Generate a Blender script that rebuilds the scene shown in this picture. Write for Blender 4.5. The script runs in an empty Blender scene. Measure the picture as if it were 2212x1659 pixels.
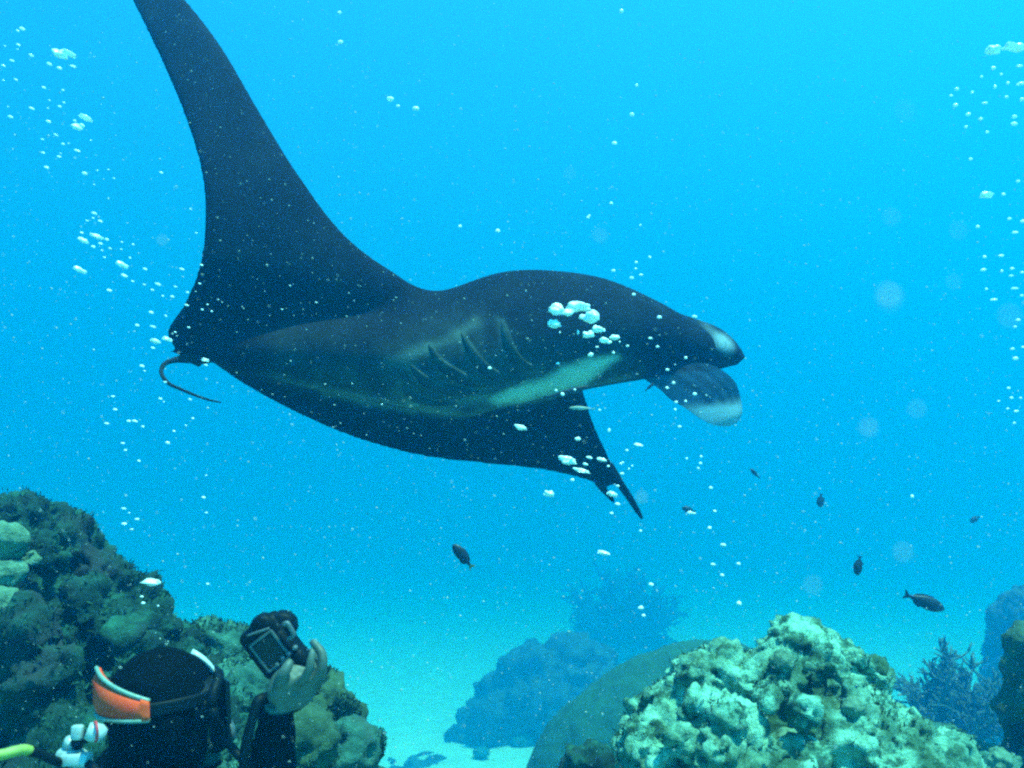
import bpy, bmesh, math, random
import numpy as np
from mathutils import Vector, Matrix
from mathutils.bvhtree import BVHTree

S = bpy.context.scene
C = S.collection
R = math.radians

# ------------------------------------------------------------------ camera
CAM_Z, PITCH, FOV = 6.5, R(9.5), R(60)
cam = bpy.data.cameras.new('camera')
cam_ob = bpy.data.objects.new('camera', cam)
C.objects.link(cam_ob)
cam.lens_unit = 'FOV'
cam.angle = FOV
cam.clip_start, cam.clip_end = 0.02, 600
cam.dof.use_dof = True
cam.dof.focus_distance = 2.9
cam.dof.aperture_fstop = 5.0
cam_ob.location = (0, 0, CAM_Z)
cam_ob.rotation_euler = (R(90) + PITCH, 0, 0)
S.camera = cam_ob

# ------------------------------------------------------------------ world, sun, exposure
SUN_EL, SUN_AZ = R(70), R(-44)          # azimuth counted from +X towards +Y
world = bpy.data.worlds.new('World')
S.world = world
world.use_nodes = True
wn = world.node_tree
sky = wn.nodes.new('ShaderNodeTexSky')
sky.sky_type = 'NISHITA'
sky.sun_disc = False
sky.sun_elevation = SUN_EL
sky.sun_rotation = R(90) - SUN_AZ
wn.links.new(sky.outputs[0], wn.nodes['Background'].inputs[0])
wn.nodes['Background'].inputs[1].default_value = 0.05
sun = bpy.data.lights.new('sun', 'SUN')
sun.energy = 5.0
sun.angle = R(0.6)
sun.color = (1.0, 0.96, 0.90)
sun_ob = bpy.data.objects.new('sun', sun)
C.objects.link(sun_ob)
sd = Vector((math.cos(SUN_EL) * math.cos(SUN_AZ), math.cos(SUN_EL) * math.sin(SUN_AZ), math.sin(SUN_EL)))
sun_ob.rotation_euler = sd.to_track_quat('Z', 'Y').to_euler()
S.view_settings.view_transform = 'Standard'
S.view_settings.look = 'None'
S.view_settings.exposure = 2.37
S.view_settings.gamma = 1.0
S.view_settings.use_curve_mapping = False
S.cycles.max_bounces = 8
S.cycles.volume_bounces = 3
S.cycles.use_denoising = False
S.cycles.pixel_filter_type = 'BLACKMAN_HARRIS'
S.cycles.filter_width = 2.3

# water body
WATER_TOP = CAM_Z + 22
WATER = dict(density=.076, scatter=(.002, .232, .51, 1), absorb=(0, .37, .315, 1), g=.62)

rng = np.random.default_rng(7)
random.seed(7)

# ------------------------------------------------------------------ picture point -> place
F = 1106 / math.tan(FOV / 2)
cp, sp = math.cos(PITCH), math.sin(PITCH)
def P(px, py, d):
    """a point seen at (px, py) of the 2212 x 1659 view, d metres ahead of the camera"""
    x = (px - 1106) / F * d
    u = -(py - 829.5) / F * d
    return np.array((x, d * cp - u * sp, CAM_Z + d * sp + u * cp))
RIGHT = np.array((1.0, 0, 0)); UP = np.array((0, -sp, cp)); FWD = np.array((0, cp, sp))
def proj(co):
    q = co - np.array((0, 0, CAM_Z))
    d = q @ FWD
    return 1106 + (q @ RIGHT) / d * F, 829.5 - (q @ UP) / d * F, d

# ------------------------------------------------------------------ noise (numpy)
_perm = np.random.default_rng(3).permutation(256).astype(np.int64)
_perm = np.concatenate([_perm, _perm, _perm])
_g = np.random.default_rng(5).normal(size=(256, 3)); _g /= np.linalg.norm(_g, axis=1)[:, None]
def perlin(p):
    i = np.floor(p).astype(np.int64); f = p - i
    w = f * f * f * (f * (f * 6 - 15) + 10)
    i &= 255
    out = np.zeros(len(p))
    for a in (0, 1):
        for b in (0, 1):
            for c in (0, 1):
                h = _perm[_perm[_perm[(i[:, 0] + a) & 255] + ((i[:, 1] + b) & 255)] + ((i[:, 2] + c) & 255)]
                g = _g[h]
                dot = g[:, 0] * (f[:, 0] - a) + g[:, 1] * (f[:, 1] - b) + g[:, 2] * (f[:, 2] - c)
                ww = (w[:, 0] if a else 1 - w[:, 0]) * (w[:, 1] if b else 1 - w[:, 1]) * (w[:, 2] if c else 1 - w[:, 2])
                out += dot * ww
    return out * 1.5
def fbm(p, n=4, lac=2.03, gain=0.5):
    o = np.zeros(len(p)); a = 1.0
    for k in range(n):
        o += a * perlin(p + 17.3 * k); p = p * lac; a *= gain
    return o
_rj = np.random.default_rng(9).random((256, 3))
def worley(p):
    i = np.floor(p).astype(np.int64)
    best = np.full(len(p), 9.0)
    for a in (-1, 0, 1):
        for b in (-1, 0, 1):
            for c in (-1, 0, 1):
                q = i + np.array((a, b, c))
                qq = q & 255
                h = _perm[_perm[_perm[qq[:, 0]] + qq[:, 1]] + qq[:, 2]]
                d = ((q + _rj[h] - p) ** 2).sum(1)
                best = np.minimum(best, d)
    return np.sqrt(best)
def smooth(a, b, x):
    t = np.clip((x - a) / (b - a), 0, 1)
    return t * t * (3 - 2 * t)

# ------------------------------------------------------------------ meshes and objects
def mesh_from(verts, faces, name='mesh', shade=True):
    me = bpy.data.meshes.new(name)
    me.from_pydata([tuple(v) for v in verts], [], [tuple(f) for f in faces])
    if shade:
        me.polygons.foreach_set('use_smooth', [True] * len(me.polygons))
    me.update()
    return me
def get_co(me):
    a = np.empty(len(me.vertices) * 3); me.vertices.foreach_get('co', a); return a.reshape(-1, 3)
def set_co(me, co):
    me.vertices.foreach_set('co', np.ascontiguousarray(co, dtype=np.float64).ravel()); me.update()
def get_no(me):
    a = np.empty(len(me.vertices) * 3); me.vertex_normals.foreach_get('vector', a); return a.reshape(-1, 3)
def attr(me, name, vals):
    at = me.attributes.new(name, 'FLOAT', 'POINT'); at.data.foreach_set('value', np.ascontiguousarray(vals, dtype=np.float32))

def tag(o, label=None, cat=None, group=None, kind=None):
    if label: o['label'] = label
    if cat: o['category'] = cat
    if group: o['group'] = group
    if kind: o['kind'] = kind
    return o
def thing(name, loc, label, cat, group=None):
    o = bpy.data.objects.new(name, None)
    o.empty_display_size = 0.1
    C.objects.link(o); o.location = loc
    return tag(o, label, cat, group)
def root_loc(o):
    v = np.zeros(3)
    while o is not None:
        v += np.array(o.location); o = o.parent
    return v
def put(name, me, m, parent=None, origin=None):
    """link a mesh given in place coordinates, as a child of parent or with its own origin"""
    o = bpy.data.objects.new(name, me)
    C.objects.link(o)
    if m is not None and not me.materials:
        for mm in (m if isinstance(m, (list, tuple)) else [m]): me.materials.append(mm)
    if parent is not None:
        o.parent = parent; off = root_loc(parent)
        if origin is not None:
            o.location = np.array(origin) - off; off = np.array(origin)
    else:
        off = np.array(origin) if origin is not None else np.zeros(3)
        o.location = off
    set_co(me, get_co(me) - off)
    return o

class MB:
    def __init__(s): s.v = []; s.f = []
    def add(s, v, f):
        k = len(s.v); s.v.extend([tuple(x) for x in v]); s.f.extend([tuple(i + k for i in q) for q in f]); return s
    def mesh(s, shade=True): return mesh_from(s.v, s.f, shade=shade)
def ico(sub):
    bm = bmesh.new(); bmesh.ops.create_icosphere(bm, subdivisions=sub, radius=1)
    v = np.array([x.co[:] for x in bm.verts]); f = [[x.index for x in q.verts] for q in bm.faces]; bm.free(); return v, f
ICO = {k: ico(k) for k in (1, 2, 3, 4, 5)}
def ball(mb, c, r, sub=2, axes=None):
    v, f = ICO[sub]
    r = np.array(r if np.ndim(r) else (r, r, r), dtype=float)
    w = v * r
    if axes is not None: w = w @ np.array(axes)
    return mb.add(w + np.array(c), f)
def loft(mb, rings, cap=True):
    n = len(rings[0]); v = [p for r in rings for p in r]; f = []
    for i in range(len(rings) - 1):
        for j in range(n):
            k = (j + 1) % n
            f.append((i * n + j, i * n + k, (i + 1) * n + k, (i + 1) * n + j))
    if cap:
        a = len(v); v.append(np.mean(rings[0], axis=0)); v.append(np.mean(rings[-1], axis=0))
        b = (len(rings) - 1) * n
        for j in range(n):
            k = (j + 1) % n
            f.append((a, k, j)); f.append((a + 1, b + j, b + k))
    return mb.add(v, f)
def unit(v):
    v = np.asarray(v, float); return v / (np.linalg.norm(v) + 1e-12)
def spline(pts, n):
    """Catmull-Rom through rows of any width"""
    p = np.asarray(pts, float); p = np.vstack([2 * p[0] - p[1], p, 2 * p[-1] - p[-2]])
    out = []
    m = len(p) - 3
    for t in np.linspace(0, m, n):
        i = min(int(t), m - 1); u = t - i
        a, b, c, d = p[i:i + 4]
        out.append(.5 * (2 * b + (c - a) * u + (2 * a - 5 * b + 4 * c - d) * u * u + (3 * b - a - 3 * c + d) * u ** 3))
    return np.array(out)
def tube(mb, pts, rad, n=8, k=None):
    pts = np.asarray(pts, float); rad = np.broadcast_to(np.asarray(rad, float), (len(pts),))
    if k: q = spline(np.hstack([pts, rad[:, None]]), k); pts, rad = q[:, :3], np.maximum(q[:, 3], 1e-4)
    T = np.gradient(pts, axis=0); ref = np.array((0.13, 0.3, 0.94))
    rings = []; a = None
    for p, t, r in zip(pts, T, rad):
        t = unit(t)
        a = unit(np.cross(t, ref)) if a is None else unit(a - t * (a @ t))
        b = np.cross(t, a)
        rings.append([p + r * (a * math.cos(x) + b * math.sin(x)) for x in np.linspace(0, 2 * math.pi, n, endpoint=False)])
    return loft(mb, rings)
def box(mb, c, size, axes=None, bevel=0.0, seg=2):
    bm = bmesh.new(); bmesh.ops.create_cube(bm, size=1)
    for v in bm.verts: v.co = Vector((v.co.x * size[0], v.co.y * size[1], v.co.z * size[2]))
    if bevel: bmesh.ops.bevel(bm, geom=list(bm.edges), offset=bevel, segments=seg, affect='EDGES', profile=.5)
    bm.verts.index_update()
    v = np.array([x.co[:] for x in bm.verts]); f = [[x.index for x in q.verts] for q in bm.faces]; bm.free()
    if axes is not None: v = v @ np.array(axes)
    return mb.add(v + np.array(c), f)

def remesh(mb, voxel, iters=4, fac=0.5):
    me = mb.mesh() if isinstance(mb, MB) else mb
    o = bpy.data.objects.new('tmp', me); C.objects.link(o)
    m = o.modifiers.new('r', 'REMESH'); m.mode = 'VOXEL'; m.voxel_size = voxel; m.use_smooth_shade = True
    if iters:
        s = o.modifiers.new('s', 'SMOOTH'); s.iterations = iters; s.factor = fac
    dg = bpy.context.evaluated_depsgraph_get()
    out = bpy.data.meshes.new_from_object(o.evaluated_get(dg))
    bpy.data.objects.remove(o); bpy.data.meshes.remove(me)
    return out

# ------------------------------------------------------------------ materials
def new_mat(name):
    m = bpy.data.materials.new(name); m.use_nodes = True
    return m, m.node_tree, m.node_tree.nodes['Principled BSDF']
def N(nt, kind, **kw):
    n = nt.nodes.new(kind)
    for k, v in kw.items():
        if k in n.inputs.keys(): n.inputs[k].default_value = v
        else: setattr(n, k, v)
    return n
def ramp(nt, src, stops):
    r = nt.nodes.new('ShaderNodeValToRGB')
    e = r.color_ramp.elements
    while len(e) < len(stops): e.new(0.5)
    for q, (p, c) in zip(e, stops): q.position = p; q.color = (*c, 1)
    nt.links.new(src, r.inputs[0]); return r.outputs[0]
def noise_mat(name, stops, scale=6, detail=8, rough=0.8, bump=0.4, bscale=40, spec=0.3, dist=0.02, second=None):
    m, nt, b = new_mat(name)
    tc = N(nt, 'ShaderNodeTexCoord')
    n1 = N(nt, 'ShaderNodeTexNoise', Scale=scale, Detail=detail, Roughness=0.65)
    nt.links.new(tc.outputs['Object'], n1.inputs['Vector'])
    col = ramp(nt, n1.outputs['Fac'], stops)
    if second:
        sc, lo, hi, c2 = second
        n3 = N(nt, 'ShaderNodeTexNoise', Scale=sc, Detail=6.0, Roughness=0.6)
        mp = N(nt, 'ShaderNodeMapping'); mp.inputs['Location'].default_value = (3.1, 7.7, 1.9)
        nt.links.new(tc.outputs['Object'], mp.inputs[0]); nt.links.new(mp.outputs[0], n3.inputs['Vector'])
        f = N(nt, 'ShaderNodeMapRange'); f.inputs['From Min'].default_value = lo; f.inputs['From Max'].default_value = hi
        nt.links.new(n3.outputs['Fac'], f.inputs[0])
        mx = N(nt, 'ShaderNodeMix', data_type='RGBA')
        nt.links.new(f.outputs[0], mx.inputs[0]); nt.links.new(col, mx.inputs[6]); mx.inputs[7].default_value = (*c2, 1)
        col = mx.outputs[2]
    nt.links.new(col, b.inputs['Base Color'])
    n2 = N(nt, 'ShaderNodeTexNoise', Scale=bscale, Detail=5.0, Roughness=0.7)
    nt.links.new(tc.outputs['Object'], n2.inputs['Vector'])
    bp = N(nt, 'ShaderNodeBump', Strength=bump, Distance=dist)
    nt.links.new(n2.outputs['Fac'], bp.inputs['Height']); nt.links.new(bp.outputs[0], b.inputs['Normal'])
    b.inputs['Roughness'].default_value = rough
    b.inputs['Specular IOR Level'].default_value = spec
    return m
def plain(name, col, rough=0.5, spec=0.4, metal=0.0, var=0.25, scale=30):
    lo = tuple(c * (1 - var) for c in col); hi = tuple(min(1, c * (1 + var)) for c in col)
    m = noise_mat(name, [(0.3, lo), (0.7, hi)], scale=scale, detail=4, rough=rough, bump=0.12, bscale=scale * 6, spec=spec, dist=0.003)
    m.node_tree.nodes['Principled BSDF'].inputs['Metallic'].default_value = metal
    return m

M = {}
M['sand'] = noise_mat('sand', [(0.3, (.46, .46, .38)), (0.7, (.62, .61, .52))], scale=1.5, rough=.95, bump=.5, bscale=14, dist=.05)
M['reef_dark'] = noise_mat('reef_dark', [(0.32, (.0015, .013, .010)), (0.5, (.006, .042, .030)), (0.66, (.02, .11, .065)), (0.8, (.07, .2, .11))],
                           scale=7, rough=.95, bump=.8, bscale=55, second=(3.0, .52, .66, (.02, .03, .03)))
M['reef_pale'] = noise_mat('reef_pale', [(0.33, (.010, .04, .028)), (0.42, (.04, .13, .08)), (0.48, (.17, .40, .28)), (0.62, (.30, .60, .44))],
                           scale=16, detail=12, rough=.95, bump=.9, bscale=75, second=(5.0, .45, .62, (.04, .105, .05)))
M['algae'] = noise_mat('algae', [(.35, (.004, .02, .012)), (.55, (.012, .055, .03)), (.7, (.035, .11, .055))], scale=6, rough=.9, bump=.1)
M['boulder'] = noise_mat('boulder', [(0.32, (.010, .05, .038)), (0.5, (.030, .11, .08)), (0.68, (.08, .22, .155))], scale=9, rough=.95, bump=.8, bscale=60,
                         second=(4.0, .55, .7, (.04, .06, .05)))
M['boulder_green'] = noise_mat('boulder_green', [(0.35, (.02, .05, .027)), (0.65, (.055, .11, .055))], scale=12, rough=.95, bump=.6, bscale=70)
M['coral_head'] = noise_mat('coral_head', [(0.35, (.06, .13, .08)), (0.65, (.15, .27, .17))], scale=20, rough=.9, bump=.7, bscale=90)
M['dome'] = noise_mat('dome', [(0.3, (.012, .055, .03)), (0.7, (.025, .095, .045))], scale=5, rough=.9, bump=.7, bscale=30)
M['far_coral'] = noise_mat('far_coral', [(0.35, (.02, .03, .03)), (0.7, (.08, .10, .09))], scale=3, rough=.9, bump=.6, bscale=12)
M['branch'] = noise_mat('branch', [(0.35, (.03, .05, .045)), (0.65, (.10, .13, .10))], scale=14, rough=.9, bump=.5, bscale=60)

# ------------------------------------------------------------------ setting: seabed and water
def seabed():
    n = 220
    t = np.linspace(-1, 1, n)
    s = np.sinh(t * 4.6) / np.sinh(4.6) * 150
    X, Y = np.meshgrid(s, s + 0.0)
    Y = Y + 3.0 * (1 - np.abs(Y) / 150)
    p = np.stack([X.ravel(), Y.ravel(), np.zeros(n * n)], 1)
    z = .16 * fbm(p * .35, 3) + .035 * fbm(p * 1.7 + 4, 3) + .10 * np.clip((p[:, 0] - 2) / 6, 0, 3) + .6 * np.exp(-((p[:, 0] + .3) / 4.5) ** 2 - ((p[:, 1] - 26.0) / 4.5) ** 2)
    p[:, 2] = z
    f = [(j * n + i, j * n + i + 1, (j + 1) * n + i + 1, (j + 1) * n + i) for j in range(n - 1) for i in range(n - 1)]
    o = put('seabed', mesh_from(p, f), M['sand'])
    tag(o, kind='structure')
seabed()

m, nt, b = new_mat('water_haze')
nt.nodes.remove(b)
pv = N(nt, 'ShaderNodeVolumePrincipled')
pv.inputs['Color'].default_value = WATER['scatter']; pv.inputs['Absorption Color'].default_value = WATER['absorb']
pv.inputs['Density'].default_value = WATER['density']; pv.inputs['Anisotropy'].default_value = WATER['g']
nt.links.new(pv.outputs[0], nt.nodes['Material Output'].inputs['Volume'])
mb = MB(); box(mb, (0, 0, (WATER_TOP - 2) / 2), (320, 320, WATER_TOP + 2))
tag(put('haze', mb.mesh(False), m), kind='stuff')

# ------------------------------------------------------------------ reef builders
def inside(poly, x, y):
    k = False; j = len(poly) - 1
    for i in range(len(poly)):
        xi, yi = poly[i]; xj, yj = poly[j]
        if (yi > y) != (yj > y) and x < (xj - xi) * (y - yi) / (yj - yi) + xi: k = not k
        j = i
    return k
def edge_dist(poly, x, y):
    a = np.array(poly, float); b = np.roll(a, -1, 0); p = np.array((x, y)); ab = b - a
    t = np.clip(((p - a) * ab).sum(1) / ((ab ** 2).sum(1) + 1e-9), 0, 1)
    return np.sqrt(((a + ab * t[:, None] - p) ** 2).sum(1)).min()
def reef_mass(poly, dc, bulge, count, rmin, rmax, knobs=(), voxel=.012, seed=1, back=0.7, lean=0.0, soft=8):
    """rounded lumps packed through a real volume whose outline fits poly; voxel-joined into one rock"""
    rg = np.random.default_rng(seed); mb = MB()
    a = np.array(poly, float); lo, hi = a.min(0), a.max(0); ytop = lo[1]
    pts = []
    while len(pts) < count:
        x, y = rg.uniform(lo, hi)
        if inside(poly, x, y):
            e = edge_dist(poly, x, y)
            if e > rmin * .35: pts.append((x, y, e))
    emax = max(p[2] for p in pts)
    for i, (x, y, e) in enumerate(pts):
        r = min(rg.uniform(rmin, rmax), e * 1.02)
        w = math.sqrt(max(0, 1 - (1 - min(e / emax, 1)) ** 2))
        d0 = dc - lean * (y - ytop) / 100
        d = d0 - bulge * w * rg.uniform(.75, 1.05) + r / F * dc if i % 3 else d0 + bulge * back * w * rg.uniform(.3, 1)
        ball(mb, P(x, y, d), r / F * d * np.array((1, 1, 1)) * rg.uniform(.85, 1.15, 3), 2)
        if e > rmin:   # solid core
            rc = e * .9 / F * d0
            ball(mb, P(x, y, d0), (rc, min(rc, bulge * w * .95) + .01, rc), 2, None)
    cen = a[a[:, 1] < 1660].mean(0) if (a[:, 1] < 1660).any() else a.mean(0)     # rim lumps keep the outline
    for (x0, y0), (x1, y1) in zip(a, np.roll(a, -1, 0)):
        L = math.hypot(x1 - x0, y1 - y0); nx, ny = (y0 - y1) / (L + 1e-6), (x1 - x0) / (L + 1e-6)
        for t in np.arange(0, L, rmin * .7):
            x, y = x0 + (x1 - x0) * t / L, y0 + (y1 - y0) * t / L
            if y > 1700 or x < -60 or x > 2280: continue
            r = rg.uniform(.75, 1.25) * rmin; sg = 1 if inside(poly, x + nx * 4, y + ny * 4) else -1
            x += nx * sg * r * .93; y += ny * sg * r * .93; d = dc - lean * (y - ytop) / 100 + rg.uniform(-.12, .06) * bulge
            ball(mb, P(x, y, d), r / F * d, 2)
    for k in knobs:
        x, y, r = k[:3]
        e = max(edge_dist(poly, x, y), r * .5); w = math.sqrt(max(0, 1 - (1 - min(e / emax, 1)) ** 2))
        d = dc - lean * (y - ytop) / 100 - bulge * w * 1.02 - (k[3] if len(k) > 3 else 0)
        ball(mb, P(x, y, d + .6 * r / F * d), r / F * d, 3)
    return remesh(mb, voxel, soft, .5)
def roughen(me, a1=.03, s1=9, a2=.012, s2=30, pit=.02, sp=26, seed=0, a3=.004, s3=85):
    co = get_co(me); no = get_no(me)
    q = co + seed * 3.7
    warp = np.stack([perlin(q * 7 + k * 11) for k in range(3)], 1) * .05
    q = q + warp
    h = a1 * fbm(q * s1, 3) + a2 * fbm(q * s2 + 5, 3)
    if a3: h += a3 * fbm(q * s3 + 9, 2)
    if pit:
        w = worley(q * sp); sel = smooth(-.05, .25, perlin(q * 6 + 31))
        h -= pit * smooth(.42, .12, w) * sel
        h += pit * .3 * smooth(.5, .1, worley(q * sp * .55 + 7)) * (1 - sel)
    set_co(me, co + no * h[:, None])
    return me
def tufts(name, parent, me, count, size, mt, seed, zmin=0.0, thr=-.05):
    rg = np.random.default_rng(seed); co = get_co(me) ; n = len(me.polygons)
    ar = np.empty(n); me.polygons.foreach_get('area', ar); ce = np.empty(n * 3); me.polygons.foreach_get('center', ce); ce = ce.reshape(-1, 3)
    no = np.empty(n * 3); me.polygons.foreach_get('normal', no); no = no.reshape(-1, 3); off = root_loc(parent)
    ok = (ce[:, 2] + off[2] > zmin) & (perlin((ce + off) * 5 + seed) > thr)
    ar = ar * ok; pick = rg.choice(n, count, p=ar / ar.sum())
    V = []; Fc = []
    for i in pick:
        c = ce[i] + off
        for _ in range(3):
            d = unit(no[i] * .8 + rg.normal(size=3) * .6 + (0, 0, .25)); L = size * rg.uniform(.5, 1.3); w = unit(np.cross(d, rg.normal(size=3))) * L * .17
            b = c + rg.normal(size=3) * size * .35 - no[i] * size * .2; k = len(V)
            V += [b - w, b + w, b + d * L * .6 + w * .9, b + d * L]; Fc += [(k, k + 1, k + 2), (k, k + 2, k + 3)]
    return tag(put(name, mesh_from(V, Fc, shade=False), mt, parent), kind='stuff')
def base_rock(parent, c, r, mt, seed, name='base'):
    """rock from the seabed up to just above point c, narrower at the top"""
    mb = MB(); zt = c[2] + .25; rg = np.random.default_rng(seed)
    for t in np.linspace(0, 1, 5):
        k = 1.25 - .35 * t
        ball(mb, (c[0] + rg.normal() * .08 * r[0], c[1] + rg.normal() * .08 * r[1], zt * t * .88), (r[0] * k, r[1] * k, max(zt * .2, .12)), 4)
    me = remesh(mb, max(.05, zt / 60), 3); roughen(me, .10, 2.5, .05, 8, 0, seed=seed, a3=0)
    return put(name, me, mt, parent)

def crop(x0, y0, s):            # coordinates read off an enlarged view -> view coordinates
    return lambda x, y: ((x / s + x0) * .92167, (y / s + y0) * .92167)

# ------------------------------------------------------------------ left reef slope
poly = [(-420, 1090), (-200, 1060), (0, 1072), (60, 1072), (112, 1082), (162, 1108), (222, 1158), (262, 1208), (302, 1250), (332, 1292), (362, 1335),
        (405, 1352), (440, 1372), (520, 1440), (560, 1540), (600, 1640), (640, 1760), (660, 2000), (-420, 2000)]
me = reef_mass(poly, 3.25, .7, 230, 36, 90, voxel=.015, soft=14, seed=4, lean=.08,
               knobs=[(150, 1150, 42), (95, 1110, 38), (215, 1205, 36), (270, 1260, 34), (320, 1330, 36), (110, 1200, 40), (180, 1290, 44), (60, 1360, 50), (250, 1370, 44), (130, 1430, 50), (40, 1470, 46)])
roughen(me, .05, 6, .032, 17, .03, 16, seed=1, a3=.014, s3=52)
reef = thing('coral_reef', P(100, 1900, 3.2) * (1, 1, 0), 'dark algae covered reef slope rising at the left edge behind the diver', 'reef')
put('slope', me, M['reef_dark'], reef)
tufts('algae', reef, me, 15000, .017, M['algae'], 3, 1.9)
base_rock(reef, P(60, 2100, 3.3), (1.7, 1.05), M['reef_dark'], 2)

# boulders and coral heads of the left reef, each its own thing
def boulder(name, x, y, d, rx, ry, mt, label, cat, seed, voxel=.012, lumps=14, group=None, pit=.012):
    mb = MB(); c = P(x, y, d); k = d / F; rg = np.random.default_rng(seed)
    ball(mb, c, (rx * k, (rx + ry) * .5 * k, ry * k), 4)
    for i in range(lumps):
        v = unit(rg.normal(size=3) * (1, 1, .8) + (0, -.3, .3))
        ball(mb, c + v * np.array((rx, (rx + ry) * .5, ry)) * k * .72, rg.uniform(.28, .42) * ry * k, 2)
    me = remesh(mb, voxel, 3)
    rough_ = 2.0 if name == 'coral_boulder' else 1.0
    roughen(me, .022 * rough_, 8, .010 * rough_, 26, pit, 26, seed=seed)
    o = put(name, me, mt, origin=c - (0, 0, ry * k))
    if name == 'coral_boulder': tufts('algae', o, me, 1500, .013, M['algae'], seed, .5, .0)
    return tag(o, label, cat, group)
HG = 'pale coral heads on the left reef'
boulder('mound_coral', 18, 1166, 2.55, 40, 36, M['coral_head'], 'pale round coral head on the left reef, topmost at the photo edge', 'coral', 11, .008, group=HG)
boulder('mound_coral', 16, 1236, 2.5, 36, 32, M['coral_head'], 'pale round coral head on the left reef, middle one at the photo edge', 'coral', 12, .008, group=HG)
boulder('mound_coral', -2, 1300, 2.45, 36, 34, M['coral_head'], 'greenish round coral head on the left reef, lowest at the photo edge', 'coral', 13, .008, group=HG)
boulder('mound_coral', 66, 1206, 2.6, 22, 26, M['coral_head'], 'small upright pale coral lump right of the round coral heads', 'coral', 14, .007, group=HG)
boulder('coral_boulder', 478, 1402, 3.0, 84, 62, M['boulder'], 'smooth pale green coral boulder behind the diver and the camera', 'coral', 15)
boulder('coral_boulder', 528, 1510, 2.75, 100, 90, M['boulder'], 'rugged coral boulder between the diver head and the raised forearm', 'coral', 16)
boulder('coral_boulder', 712, 1530, 3.0, 66, 58, M['boulder_green'], 'dark rounded coral boulder right of the diver wrist', 'coral', 17)
boulder('coral_boulder', 652, 1605, 2.6, 62, 52, M['boulder_green'], 'olive green coral boulder just right of the black sleeve', 'coral', 18)
boulder('coral_boulder', 745, 1625, 2.85, 62, 66, M['boulder'], 'speckled coral boulder at the right foot of the left reef', 'coral', 19)
boulder('coral_boulder', 440, 1662, 2.3, 92, 74, M['boulder'], 'pale coral boulder under the regulator at the bottom edge', 'coral', 20)
mb = MB()
for x, y, d, r in [(620, 1720, 2.8, 150), (480, 1760, 2.9, 170), (760, 1740, 2.9, 90)] + [(560 + 40 * math.sin(q), q, 3.1, min(460, 230 + (q - 1900) * .25)) for q in range(1900, 5400, 280)]:
    ball(mb, P(x, y, d), r / F * d, 3)
me = remesh(mb, .03, 2); roughen(me, .05, 5, .02, 16, .02, 14, seed=5)
tag(put('reef_rock', me, M['boulder'], origin=P(600, 2500, 3) * (1, 1, 0)), 'rough reef rock carrying the boulders below the raised arm', 'rock')

# ------------------------------------------------------------------ right bommie
c5 = crop(1400, 1350, 2.212)
poly = [(1326, 1616), (1331, 1580), (1374, 1533), (1415, 1490), (1452, 1454), (1469, 1431), (1514, 1416), (1540, 1396), (1574, 1396), (1599, 1412), (1625, 1411),
        (1650, 1386), (1677, 1358), (1699, 1338), (1732, 1341), (1770, 1358), (1807, 1374), (1832, 1391), (1874, 1411), (1907, 1440), (1921, 1469), (1922, 1513),
        (1942, 1532), (1999, 1553), (2040, 1578), (2086, 1591), (2096, 1619), (2110, 1660), (2180, 1800), (2200, 2000), (1240, 2000), (1270, 1760), (1330, 1690)]
kn = [(530, 520, 100), (640, 420, 70), (460, 470, 55), (960, 470, 70), (1000, 290, 75), (1120, 340, 70), (1190, 490, 75), (1390, 450, 70), (1475, 530, 55), (240, 740, 50), (130, 850, 42),
      (540, 660, 95), (1080, 720, 85), (1320, 580, 90), (1340, 700, 85), (1650, 830, 95), (910, 890, 55), (700, 740, 75), (760, 560, 65), (420, 870, 95), (640, 900, 80),
      (880, 640, 70), (1480, 830, 80), (1800, 860, 70), (300, 930, 60), (1420, 930, 70)]
kn = [(*c5(x, y), r / 2.212 * .92, .02) for x, y, r in kn]
me = reef_mass(poly, 2.55, .5, 200, 36, 105, knobs=kn, voxel=.0085, seed=9, lean=.05, soft=16)
roughen(me, .030, 7, .017, 26, .024, 22, seed=3, a3=.010, s3=62)
bom = thing('coral_bommie', P(1690, 1900, 2.4) * (1, 1, 0), 'pale crusty coral rock outcrop standing at the lower right', 'coral rock')
put('crown', me, M['reef_pale'], bom)
tufts('algae', bom, me, 5000, .012, M['algae'], 5, 2.2, .12)
base_rock(bom, P(1690, 2150, 2.55), (1.0, .75), M['reef_pale'], 6)
for i, (x, y, r) in enumerate([(990, 865, 68), (1185, 870, 62), (915, 900, 40), (960, 440, 62), (1330, 690, 62)]):
    q = c5(x, y); mb = MB(); rp = r / 2.212 * .92
    dd = 2.02 if y > 600 else 2.12
    ball(mb, P(*q, dd + .045), rp / F * dd, 4, None)
    me = mb.mesh(); roughen(me, .008, 18, .004, 60, .006, 50, seed=30 + i, a3=.002)
    put('knob', me, M['coral_head'], bom)

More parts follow.
